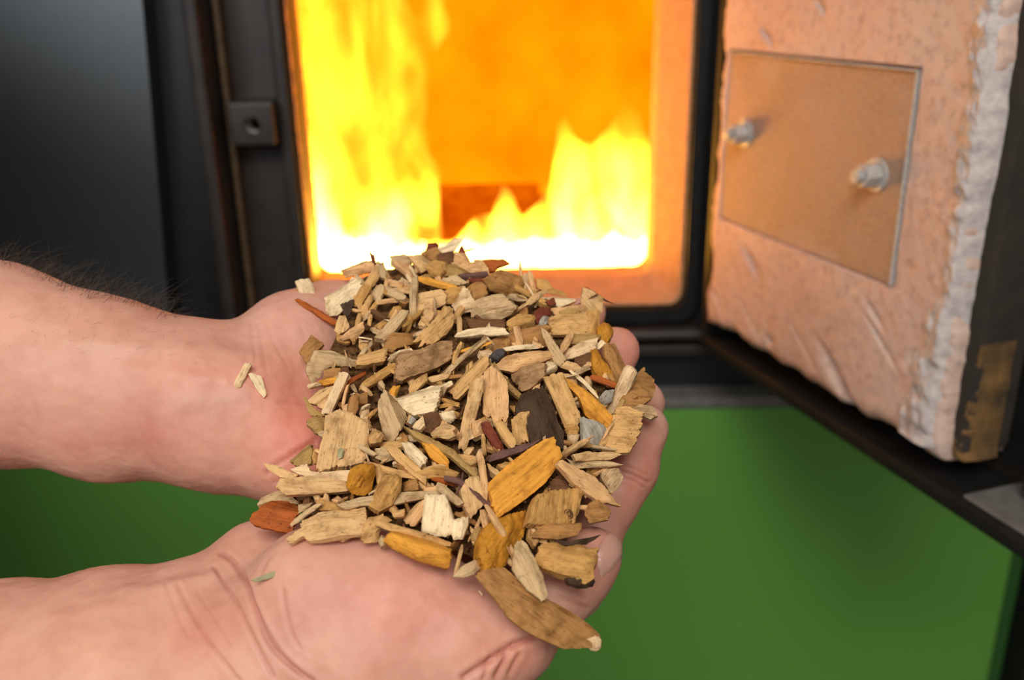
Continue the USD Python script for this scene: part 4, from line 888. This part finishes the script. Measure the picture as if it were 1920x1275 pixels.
p('s','cream',5.6,2.2,'r',S(856,627,947,622,15),None,'smooth cream stick lying level in the middle of the heap','the level cream stick')
p('c','gold',3.0,4.5,'l',Pg(952,604,972,591,998,594,998,612,972,620,956,621),-12)
p('c','brown',2.0,2,'l',Pg(919,640,963,624,1016,612,1020,648,966,652,918,658),-14)
p('c','dbrown',1.4,2,'f',Pg(878,600,942,602,944,622,890,622),3)
p('s','peach',4.6,2.2,'r',S(967,612,975,650,14)); p('s','cream',5.6,1.4,'r',S(943,655,1019,649,9),None,'small level cream splinter right of the dark pebble')
p('p','slate',4.6,5,'l',Pg(922,664,928,657,940,655,952,661,939,673,931,679,923,673),None,'small dark grey pebble in the middle of the heap','the dark pebble')
p('c','peach',4.0,4,'l',Pg(933,684,951,668,984,662,1029,661,1036,671,996,688,961,697,942,691),-8,'brownish-pink chip with a dark left end','the brownish-pink chip')
p('c','mottled',3.0,4,'l',Pg(961,698,990,690,1019,684,1018,703,996,725,982,732,966,711),-25)
p('s','grey',6.2,2.6,'f',Pg(1015,615,1026,621,1044,646,1063,675,1051,688,1041,684,1018,630),58,'broad pointed grey-pink stick on the right of centre','the pointed grey-pink stick')
p('s','peach',4.0,2.2,'f',S(1053,659,1070,628,13)); p('s','tan',3.2,1,'r',S(1000,632,1008,640,5))
p('c','cream',4.6,4,'l',Pg(1016,700,1024,688,1028,677,1038,678,1045,692,1039,700,1018,704),-40,'little cream nugget shaped like a tooth','the tooth-shaped nugget')
p('c','straw',3.8,1.6,'f',Pg(1051,689,1063,678,1081,683,1090,691,1074,697),15); p('c','sage',4.2,1.6,'l',Pg(1075,699,1088,690,1105,685,1107,692,1087,701),-20)
p('s','olive',4.6,2,'r',S(925,680,977,746,11),None,'greenish-tan slanting stick right of the striped splinter')
p('c','peach',6.4,2.4,'f',Pg(908,700,916,690,924,687,940,702,951,718,954,745,954,783,948,795,941,786,935,807,928,803,922,783,914,786,905,776,906,740),88,'pale pink striped splinter with jagged lower end','the striped jagged splinter',0.4)
p('c','straw',5.6,2.6,'f',Pg(881,721,893,711,907,704,906,735,896,771,885,808,874,844,858,840,865,795,874,757),-74,'long straw board slanting down the centre','the long straw board',0.4)
p('c','tan',6.0,3.2,'t',Pg(839,732,865,703,902,666,917,673,919,684,903,706,880,729,860,750,852,749,850,741),-45,'smooth peach-tan board pointing up to the right','the peach-tan board',0.5)
p('c','cream',4.8,3.4,'t',Pg(738,748,767,734,809,719,829,722,825,744,821,762,815,773,776,782,757,770),-16,'big cream slab in the middle left of the heap','the big cream slab',0.55)
p('c','grey',5.8,4.4,'t',Pg(709,753,720,733,727,734,743,752,760,771,764,785,755,803,741,824,733,839,728,834,717,807,709,777),68,'grey-tan chip shaped like a pyramid','the grey pyramid chip',0.5)
p('c','straw',5.0,3.0,'f',Pg(610,783,626,775,640,769,660,776,690,798,692,815,690,835,695,852,680,870,650,877,620,882,604,886,592,886,596,862,600,840,607,815),-78,'large flat speckled board at the left of the heap','the large speckled board',0.45)
p('s','brown',6.6,1.8,'f',Pg(653,757,657,745,669,735,671,766,662,786,653,814,648,790),-75,'grey-brown blade lying on the large speckled board')
p('c','pale',6.6,1.8,'f',Pg(637,698,656,701,639,738,621,778,604,776,620,738),-66,'straight pale cream batten on the left','the straight cream batten',0.3)
p('c','straw',4.4,2.2,'f',Pg(580,751,602,732,625,726,617,748,609,769,595,762,585,756),-35,'pale chip under the left of the cream batten')
p('s','ochre',4.8,2,'r',S(597,719,636,712,12),None,'short orange-yellow stick at the left edge'); p('s','pale',5.2,2,'r',S(577,726,599,720,10))
p('c','sage',3.8,2,'f',Pg(575,693,582,676,591,659,621,659,653,673,672,678,668,687,632,686,616,687,597,707,592,704,594,720,587,718,580,705),10,'bent straw-green chip like a hook at the left edge','the bent hook chip')
p('c','brown',2.4,2.4,'l',Pg(564,660,577,642,584,631,604,648,591,661,583,670,578,679),-45,'gold-brown square chip at the left edge on the palm','the gold-brown square chip')
p('c','tan',4.6,3,'f',Pg(672,669,703,662,727,655,724,668,721,680,681,688,665,688),-10,'tan block in the upper left of the heap','the tan block')
p('c','brown',2.6,3,'l',Pg(732,626,767,629,777,645,744,652,738,658,721,656),8)
p('s','cream',5.2,2.4,'r',Pg(727,674,731,668,748,658,772,650,775,656,750,666,737,676),-25,'cream rounded peg end near the mottled block')
p('c','mottled',4.6,5.5,'l',Pg(741,669,752,660,765,657,793,655,812,646,824,640,848,635,849,655,847,672,820,690,802,699,775,707,755,715,738,710,744,684),-18,'big mottled grey-brown bark block left of centre','the mottled bark block')
p('c','tan',6.0,4,'l',Pg(775,641,788,627,802,615,818,595,833,577,847,581,850,600,849,612,838,626,824,637,808,646,797,642,791,649,785,649,792,636,783,642),-42,'branch-like tan piece with split fingers','the branch-like tan piece')
p('s','gold',4.4,2.4,'r',S(681,722,739,684,15),None,'long tan bar left of the mottled block')
p('c','straw',4.4,1.8,'f',Pg(628,620,636,594,648,595,655,614,648,620,635,627),-75)
p('c','peach',4.0,2.4,'l',Pg(639,633,656,618,679,604,682,620,672,630,663,641,658,634,644,637),-25)
p('c','sage',4.6,2.4,'f',Pg(702,637,713,624,724,611,755,583,766,588,759,602,737,628,722,642,712,638),-44,'long grey-straw board in the upper left','the grey-straw board')
p('c','gold',3.4,2.4,'l',Pg(704,612,719,601,726,605,714,619)); p('s','peach',5.4,1.2,'r',S(730,604,746,580,6))
p('s','tan',5.0,1.4,'r',S(865,640,850,682,8)); p('s','grey',4.6,1.6,'r',S(913,635,819,717,9),None,'long thin whitish-grey stick through the centre','the long whitish stick')
p('s','ochre',5.4,1.0,'r',S(862,660,923,641,6),None,'curved thin yellow twig left of the dark pebble')
p('s','tan',4.0,2,'r',S(768,733,802,704,14)); p('s','straw',3.2,1.8,'r',S(803,713,845,702,10)); p('s','cream',3.4,1.8,'r',S(829,727,848,717,10))
p('s','gold',3.0,1.6,'r',S(830,750,858,759,8)); p('s','gold',2.8,1.2,'r',S(829,761,859,757,7))
p('c','cream',4.0,2.6,'l',Pg(826,775,838,772,850,771,852,786,843,794,832,788),None,'rounded cream nugget left of the long straw board')
p('c','straw',3.4,3.6,'l',Pg(813,812,831,792,848,798,854,818,842,824,814,820)); p('b','dbrown',2.0,3,'l',Pg(796,780,824,775,828,792,809,812,794,806))
p('c','pale',3.8,2,'f',Pg(778,797,793,782,797,799,789,808,774,805),-50); p('c','stone',3.6,2.4,'l',Pg(765,795,772,781,780,788,769,800))
p('s','olive',5.6,2,'f',Pg(757,800,782,812,820,829,850,846,872,868,896,890,890,897,866,877,842,856,812,841,778,822),35,'long curved greenish-tan strip across the lower middle','the curved greenish strip')
p('s','tan',4.4,2,'f',S(733,842,794,899,18)); p('c','cream',6.0,3,'f',Pg(753,833,771,832,787,847,803,864,788,880,762,855),45,'bright cream block above the lower middle','the bright cream block')
p('c','ochre',4.2,2.4,'f',Pg(792,832,813,836,828,848,840,866,838,877,822,869,808,860),42,'bright orange-yellow chip below the curved strip','the small orange-yellow chip')
p('c','gold',4.0,2.2,'l',Pg(784,884,825,874,858,888,850,895,800,896),5); p('s','orange',4.2,1.4,'r',S(815,898,858,909,8))
p('t','mauve',7.0,2.2,'r',Pg(832,891,850,894,869,900,893,918,922,941,925,947,915,949,889,932,862,910,846,903,833,900),30,'dark mauve twig in the lower middle','the mauve twig')
p('t','mauve',6.4,1,'r',S(868,884,854,936,5))
p('c','ochre',7.4,3.6,'t',Pg(913,906,950,872,989,841,1020,823,1038,819,1040,832,1037,838,1046,840,1052,858,1041,881,1020,908,1000,925,977,943,931,974,921,946),-40,'largest bright yellow-orange chip, lying diagonally','the largest yellow chip',0.4)
p('b','mauve',5.6,1.8,'r',Pg(916,866,922,851,961,840,1014,822,1000,834,978,847,945,858),-20,'purplish-brown strip along the top of the largest yellow chip')
p('s','peach',7.2,2,'r',S(897,845,909,938,14),None,'upright tan stick left of the largest yellow chip','the upright tan stick')
p('c','straw',5.4,2.4,'f',Pg(862,921,873,898,895,892,905,917,909,944,895,958,881,974,867,949),80,'triangular straw chip below the mauve twig')
p('s','peach',8.4,1.6,'r',S(914,948,972,1054,11),None,'peach needle sticking down from the largest yellow chip','the peach needle')
p('s','peach',7.0,2,'r',S(905,957,912,994,13))
p('c','dochre',4.6,6,'l',Pg(897,1012,909,988,926,975,955,965,985,958,990,973,984,990,977,1011,956,1030,947,1061,928,1071,909,1080,903,1066,893,1040),-60,'dark ochre block under the peach needle','the dark ochre block')
p('c','olive',4.2,3,'l',Pg(884,1003,894,988,905,990,897,1015,890,1020))
def knot(pr, C0, n, e1, e2, onp):
    c = onp((1060, 969)); l = np.array([(c - C0) @ e1, (c - C0) @ e2, 0.0019])
    rings = []
    for r, h in ((.0022, .0010), (.0015, .0013), (.0008, .0015)):
        t = trimesh.creation.torus(r, .00026, 24, 8); t.apply_translation(l + [0, 0, h - .0012]); rings.append(t)
    k = trimesh.creation.icosphere(2, .0024); k.vertices = k.vertices * [1, 1, .22] + l - [0, 0, .0004]
    obj('knot', cat(k, *rings), M['wood_dbrown'], pr.GetPrim(), smooth=40, label='dark ringed knot')
p('c','gold',5.2,3.6,'f',Pg(985,984,994,948,1003,930,1030,923,1086,918,1093,924,1084,942,1077,966,1076,984,1030,990),95,'squarish tan chip with a dark ringed knot','the knotted chip',0.35, sub=knot)
p('c','brown',6.2,2.6,'r',Pg(997,1008,1005,990,1014,981,1071,983,1093,981,1085,1003,1047,1012),3,'grey-brown bar below the knotted chip','the bar below the knotted chip')
p('c','peach',7.2,2.4,'f',Pg(1042,872,1050,862,1072,873,1110,894,1128,910,1143,931,1163,951,1147,947,1132,942,1128,948,1100,928,1068,902),38,'long split pinkish chip pointing to the index finger','the long split chip',0.35)
p('s','straw',5.8,2,'f',Pg(1073,853,1090,850,1144,849,1164,853,1144,863,1078,866),0,'level straw stick with a frayed right end','the frayed straw stick')
p('s','grey',5.2,1.6,'r',Pg(1061,859,1082,866,1144,865,1170,872,1144,876,1078,878),6)
p('l','sage',4.2,3,'l',Pg(1128,887,1142,881,1157,879,1166,895,1161,911,1147,924,1138,913,1129,899),-50,'curled straw-coloured husk at the index finger','the curled husk')
p('c','brown',2.4,3,'l',Pg(1096,956,1119,938,1142,957,1138,973,1107,979)); p('c','dbrown',2.4,2,'l',Pg(1035,902,1050,893,1085,912,1080,920,1030,918))
def dark_end(pr, C0, n, e1, e2, onp):
    c = onp((1092, 1086)); l = np.array([(c - C0) @ e1, (c - C0) @ e2, 0.0006])
    k = trimesh.creation.icosphere(3, 1.0); v = k.vertices; r = 1 + .5 * (meshkit.fbm(v * 2.6 + 7, 3, 2) - .5)
    k.vertices = v * r[:, None] * [.0044, .0022, .0032] + l - [.0006, 0, .0020]
    obj('bark_patch', k, M['wood_dark'], pr.GetPrim(), smooth=50, label='dark rough bark patch')
p('c','gold',6.4,7,'l',Pg(1000,1052,1008,1036,1016,1021,1042,1017,1059,1026,1087,1021,1102,1030,1121,1028,1117,1060,1112,1088,1096,1098,1070,1085,1051,1081,1017,1066),5,'bone-like pale gold chunk by the near thumb','the bone-like chunk', sub=dark_end)
p('h','dark',5.6,1.8,'r',Pg(1040,1012,1066,1016,1090,1011,1129,1001,1118,1010,1100,1020,1070,1023,1044,1021),-8,'dark ridged seed pod on the near thumb','the dark seed pod')
p('l','grey',7.2,1.8,'l',Pg(965,1023,977,1010,988,1021,1003,1050,1017,1079,1028,1118,1015,1125,989,1107,972,1086,959,1067),62,'grey-tan leaf-shaped chip over the long bark strip','the grey leaf-shaped chip')
def white_tip(pr, C0, n, e1, e2, onp):
    c = onp((1112, 1203)); l = np.array([(c - C0) @ e1, (c - C0) @ e2, -0.0003])
    k = trimesh.creation.icosphere(3, 1.0); k.vertices = k.vertices * [.0030, .0024, .0017] * (1 + .3 * (meshkit.fbm(k.vertices * 3, 2, 4) - .5))[:, None] + l
    obj('bare_tip', k, M['wood_pale'], pr.GetPrim(), smooth=50, label='worn whitish tip')
p('b','brown',5.2,4.2,'l',Pg(892,1080,905,1068,947,1063,981,1098,1012,1116,1040,1131,1068,1146,1091,1163,1121,1189,1126,1203,1113,1214,1057,1217,1004,1195,980,1180,955,1161,930,1126),35,'long brown bark strip hanging off the near thumb','the long brown bark strip',0.3, z=0.2765, sub=white_tip)
p('c','orange',3.6,4,'t',Pg(468,977,477,963,510,937,548,938,560,951,561,966,553,984,545,1002,512,994,477,986),12,'deep orange wood block at the left end of the heap','the deep orange block',0.45, z=0.306)
p('c','straw',4.6,3.4,'f',Pg(521,916,524,906,527,899,555,897,585,895,620,898,650,905,655,923,632,925,585,928,538,930),2,'long layered straw plank at the lower left','the long layered plank',0.5)
p('c','sage',2.6,3,'l',Pg(484,949,488,932,505,926,523,920,546,926,559,943,529,940,510,940),-14,'frayed straw bundle above the deep orange block','the frayed straw bundle', z=0.311)
p('s','straw',3.4,1.8,'f',Pg(498,871,510,873,523,875,540,883,558,891,548,898,527,895,507,883),20,'splintery straw tuft pointing left at the palm heel','the splintery tuft')
p('c','pale',4.4,1.6,'f',Pg(550,882,565,876,580,872,585,885,601,886,630,885,655,883,650,903,604,902,567,891),4,'pale pointed shard above the long layered plank','the pale pointed shard')
p('c','olive',3.0,2.2,'t',Pg(545,861,560,848,576,835,586,843,584,856,582,869,560,873),-40,'dark striped olive chip at the left edge','the striped olive chip')
p('c','gold',2.6,2,'l',Pg(584,845,597,843,594,869,583,867))
p('c','straw',5.2,3.2,'l',Pg(537,1012,550,1000,566,989,566,977,600,965,640,958,687,952,688,975,689,1001,660,1004,630,1010,600,1015,580,1016,568,1006,543,1019),-8,'wide straw chip with ridged grain at the lower left','the wide ridged chip',0.5)
p('t','grey',6.0,1.6,'r',S(545,985,598,946,10),None,'thin grey-brown twig over the deep orange block')
p('c','sage',3.6,1.6,'l',Pg(560,947,585,943,576,956,560,962)); p('c','gold',4.0,2,'l',Pg(594,938,622,943,648,951,640,959,600,956),8)
p('c','peach',4.4,3,'l',Pg(622,938,634,930,646,940,632,947))
p('c','dochre',5.6,6,'l',Pg(649,911,653,890,659,877,678,869,701,871,704,888,697,918,683,930,656,924),None,'bright ochre cube of wood in the lower left','the bright ochre cube')
p('c','gold',5.8,6,'l',Pg(706,915,712,902,720,893,737,890,752,897,752,912,750,926,740,940,734,950,709,961,691,949),-60,'brownish-ochre lump with a dark stain','the brownish-ochre lump')
p('c','tan',3.6,3,'l',Pg(703,883,712,873,729,890,708,906)); p('s','sage',4.2,2,'f',Pg(639,947,679,934,750,925,820,922,820,931,740,946,679,949,655,955),-8,'long greenish-grey strip under the ochre lump','the greenish-grey strip')
p('c','peach',4.6,2.6,'t',Pg(755,974,766,958,780,943,798,937,796,964,777,988,765,982),-50)
p('c','cream',6.0,3.6,'f',Pg(798,928,817,929,836,927,846,955,851,974,866,971,880,969,878,985,868,1011,851,1011,845,1001,830,1009,812,1004,791,998),-82,'cream-white striped chip in the lower middle','the cream-white chip',0.4)
p('s','sage',6.4,2,'f',S(819,909,867,949,16)); 
p('c','tan',5.0,3,'l',Pg(678,1000,682,985,689,971,718,965,736,975,720,986,711,996,709,1016,680,1019),-35,'curved tan chip at the near palm edge','the curved tan chip')
p('s','tan',7.0,2.6,'r',S(702,979,846,1020,14),None,'long tan rod above the yellow barkless twig','the long tan rod')
p('t','ochre',6.4,6.5,'r',Pg(720,1018,724,1003,735,998,790,1012,846,1032,846,1052,838,1068,790,1053,735,1030),17,'stout yellow peeled twig at the near palm','the stout yellow twig',0.2)
p('c','sage',4.6,3,'l',Pg(709,1014,716,1004,727,1010,725,1024,714,1026))
p('s','straw',5.0,1.2,'r',S(853,1079,867,1020,7)); p('l','sage',4.4,2,'l',Pg(851,1080,868,1062,891,1050,899,1066,885,1078,868,1082),-25,'folded greyish leaf scrap at the near palm','the folded leaf scrap')
p('s','peach',2.2,1.6,'l',Pg(635,1013,645,1002,655,997,659,1008,643,1016),-30,'tiny pink chip lying on the near palm', '', 0.4)
p('b','dark',4.6,5.5,'l',Pg(966,770,977,742,998,732,1017,723,1032,749,1040,770,1046,794,1058,814,1056,842,1043,845,1020,842,1000,838,985,825,975,800),70,'big dark brown bark chunk right of centre','the dark bark chunk')
p('c','tan',5.6,2.2,'l',Pg(959,786,966,779,976,774,995,773,989,786,987,800,991,828,978,831,964,834),80,'tan ragged chip in front of the dark bark chunk')
p('s','tan',6.0,2.4,'f',S(933,793,963,838,18)); p('c','tan',6.6,3,'f',Pg(1018,709,1036,703,1055,699,1072,740,1090,788,1083,798,1058,802,1038,755),66,'smooth peach-tan plate right of the dark bark chunk','the peach-tan plate',0.4)
p('t','red',4.0,2.6,'r',S(910,796,938,848,17),None,'red-brown stick sunk between the boards'); p('c','peach',3.8,3,'l',Pg(885,793,900,790,913,793,910,814,888,821))
p('s','tan',4.8,1.6,'r',S(905,813,909,852,8)); p('c','sage',3.4,2.6,'l',Pg(1065,817,1086,814,1081,833,1066,840)); p('c','gold',2.8,2,'l',Pg(1060,800,1084,799,1082,815,1064,818))
p('l','olive',3.2,1.2,'f',Pg(570,745,577,749,590,767,608,778,600,783,583,778,576,762),50,'greenish curled husk at the left palm','the greenish curl')
p('c','olive',2.6,3,'l',Pg(577,790,595,781,610,787,603,813,593,811,581,799),-20,'brown-green chip against the left palm')
p('s','peach',5.4,1.4,'r',S(653,720,642,763,7)); p('s','orange',4.4,1.4,'r',S(653,717,686,699,8)); p('s','straw',4.6,1.4,'r',S(677,723,698,742,9))
p('c','ochre',3.0,2.6,'l',Pg(728,739,736,725,749,725,741,747)); p('c','straw',3.8,3.4,'l',Pg(664,790,690,782,695,807,668,810)); p('c','tan',4.4,4,'l',Pg(690,819,703,805,719,818,713,833,695,835))
p('s','cream',4.6,1.4,'r',S(678,766,693,758,6)); p('s','sage',6.2,1.8,'f',S(670,835,707,856,9),None,'short whitish stick on the large speckled board'); p('h','husk',7.2,0.9,'l',Pg(632,852,634,843,641,839,646,846,642,858,635,861),-70,'small grey-green flake stuck on the large speckled board')
p('s','tan',5.2,1.8,'r',S(677,867,774,893,13),None,'tan strip behind the two ochre lumps'); p('c','brown',4.0,1.6,'r',S(745,872,772,892,9))
p('c','sage',3.6,2,'l',Pg(706,842,734,838,742,860,722,866,704,858)); p('c','brown',3.4,2,'l',Pg(758,905,782,898,784,918,760,922)); p('c','tan',4.6,2,'f',Pg(735,962,760,955,758,970,738,972))
p('s','peach',3.6,1.6,'f',Pg(1000,640,1016,646,1014,652,998,648)); p('c','dbrown',2.4,2.4,'l',Pg(1078,672,1108,664,1108,688,1085,690))
p('c','dbrown',3.0,2,'l',Pg(640,690,652,688,655,700,640,702)); p('c','brown',3.4,2,'l',Pg(610,692,640,690,636,710,606,712))
p('c','brown',3.6,2.4,'l',Pg(670,742,690,738,688,756,672,758)); p('s','straw',5.0,0.8,'r',S(646,656,658,690,3)); p('s','cream',5.2,0.7,'r',S(672,632,698,636,3)); p('s','pale',4.8,0.8,'r',S(690,640,672,640,3))
# chips that fell on the skin
def skin_z(u, v): return skin_depth(u, v) - 0.0004
for args in (('s','pale',0.2,1.6,'f',Pg(443,729,436,725,461,681,473,683,462,704,452,727),-62,'pale sliver on the far wrist, the left of a touching pair',(455, 705)),
             ('s','cream',0.2,1.6,'f',Pg(465,702,471,699,490,706,500,738,496,748,482,732),58,'pale pointed chip on the far wrist, the right of a touching pair',(484, 722)),
             ('h','husk',0.2,1.4,'r',Pg(468,1088,490,1080,518,1070,536,1069,530,1078,505,1086,480,1091),-14,'grey-green husk on the creased near wrist',(502, 1080)),
             ('s','cream',0.2,0.8,'l',Pg(897,1108,900,1107,906,1114,904,1117),50,'tiny white crumb on the near thumb beside the long bark strip',(901, 1112))):
    p(*args[:7], desc=args[7], lean=0.35, z=skin_z(*args[8]))

# --- smaller chips that close the gaps
rf = random.Random(77); big = list(CHIPS); pin = Polygon(hp).buffer(-12); cnt = 0
cells = [(u, v) for v in range(500, 1060, 31) for u in range(585, 1180, 31)]
rf.shuffle(cells)
for (u, v) in cells:
    if cnt >= 235: break
    u += rf.uniform(-16, 16); v += rf.uniform(-16, 16)
    if not pin.contains(Point(u, v)): continue
    cnt += 1
    col = rf.choice(['tan', 'straw', 'gold', 'brown', 'peach', 'sage', 'brown', 'dbrown', 'olive', 'pale', 'straw', 'gold', 'tan', 'straw', 'pale'])
    an = rf.uniform(0, math.pi); L = rf.uniform(22, 46); w = rf.uniform(7, 20)
    if rf.random() < 0.5:
        dx, dy = math.cos(an) * L / 2, math.sin(an) * L / 2
        p('s', col, rf.uniform(-0.8, 2.0), 1.8, rf.choice('rf'), S(u - dx, v - dy, u + dx, v + dy, w * 0.7), None, '', '', 0.7, None, (rf.gauss(0, .25), rf.gauss(0, .25)))
    else:
        k = rf.randint(5, 7); ph = sorted(rf.uniform(0, 2 * math.pi) for _ in range(k))
        ph = [2 * math.pi * (i + rf.uniform(-.3, .3)) / k for i in range(k)]
        q = [(math.cos(t) * L / 2 * rf.uniform(.75, 1), math.sin(t) * w / 2 * rf.uniform(.8, 1.1)) for t in ph]
        q = [(u + a * math.cos(an) - b * math.sin(an), v + a * math.sin(an) + b * math.cos(an)) for a, b in q]
        p('c', col, rf.uniform(-0.8, 1.8), 2.6, rf.choice('fl'), q, math.degrees(an), '', '', 0.7, None, (rf.gauss(0, .25), rf.gauss(0, .25)))

cells = [(u, v) for v in range(495, 1040, 42) for u in range(590, 1160, 42)]
rf.shuffle(cells); cnt = 0
for (u, v) in cells:                                                    # thin slivers lying over the joints
    if cnt >= 95: break
    u += rf.uniform(-20, 20); v += rf.uniform(-20, 20)
    if not pin.contains(Point(u, v)): continue
    cnt += 1; an = rf.uniform(0, math.pi); L = rf.uniform(18, 44)
    dx, dy = math.cos(an) * L / 2, math.sin(an) * L / 2
    p('s', rf.choice(['straw', 'pale', 'tan', 'gold', 'sage', 'peach', 'brown', 'cream', 'dbrown']), rf.uniform(1.8, 4.2), 1.0, 'r', S(u - dx, v - dy, u + dx, v + dy, rf.uniform(2.5, 6.5)), None, '', '', 0.6, None, (rf.gauss(0, .2), rf.gauss(0, .2)))

# --- labels: each chip is described, and the small ones also by what they lie beside
COL = dict(cream='cream', pale='pale', straw='straw-coloured', tan='tan', peach='pinkish-tan', gold='golden', brown='brown', dbrown='dark brown', ochre='orange-yellow', dochre='dark ochre', orange='orange-brown', red='red-brown',
           grey='greyish', stone='stone-grey', olive='olive-brown', sage='grey-straw', dark='blackish', mauve='mauve-brown', slate='slate-grey', husk='grey-green', mottled='mottled brown')
marks = [c for c in CHIPS if c['mark']]
def rel(c, k):
    d = c['uv'] - k['uv']
    if abs(d[0]) > 1.6 * abs(d[1]): return 'right of' if d[0] > 0 else 'left of'
    if abs(d[1]) > 1.6 * abs(d[0]): return 'below' if d[1] > 0 else 'above'
    return ('lower right of' if d[0] > 0 else 'lower left of') if d[1] > 0 else ('upper right of' if d[0] > 0 else 'upper left of')
seen = {c['desc'] for c in CHIPS if c['desc']}
for c in CHIPS:
    if not c['desc']:
        size = 'tiny' if c['area'] < 130 else 'small' if c['area'] < 420 else 'mid-sized'
        noun = {'c': 'chip', 's': 'splinter', 'b': 'bark chip', 't': 'twig', 'v': 'shaving', 'p': 'pebble', 'l': 'leaf scrap', 'h': 'husk'}[c['kind']]
        if c['stick'] and c['w'] > 12: noun = 'stick'
        near = sorted(marks, key=lambda k: np.linalg.norm(k['uv'] - c['uv']))
        head = f"{size} {COL[c['colour']]} {noun}"; done = None
        for k in near[:4]:
            t = f"{head} {rel(c, k)} {k['mark']}"
            if t not in seen and len(t.split()) <= 15: done = t; break
        if done is None:
            for k1 in near[:3]:
                for k2 in near[1:6]:
                    t = f"{head} between {k1['mark']} and {k2['mark']}"
                    if k1 is not k2 and t not in seen and len(t.split()) <= 16: done = t; break
                if done: break
        c['desc'] = done or f"{head} {rel(c, near[0])} {near[0]['mark']}"
        seen.add(c['desc'])
    ct = NAMES[c['kind']][1]
    tag(c['prim'], c['desc'], ct, 'wood chips heaped in the hands' if ct in ('wood chip', 'splinter', 'bark chip', 'twig', 'wood shaving') else None)
if __name__ != '__main__': print([c['desc'] for c in CHIPS if len(c['desc'].split()) < 5])
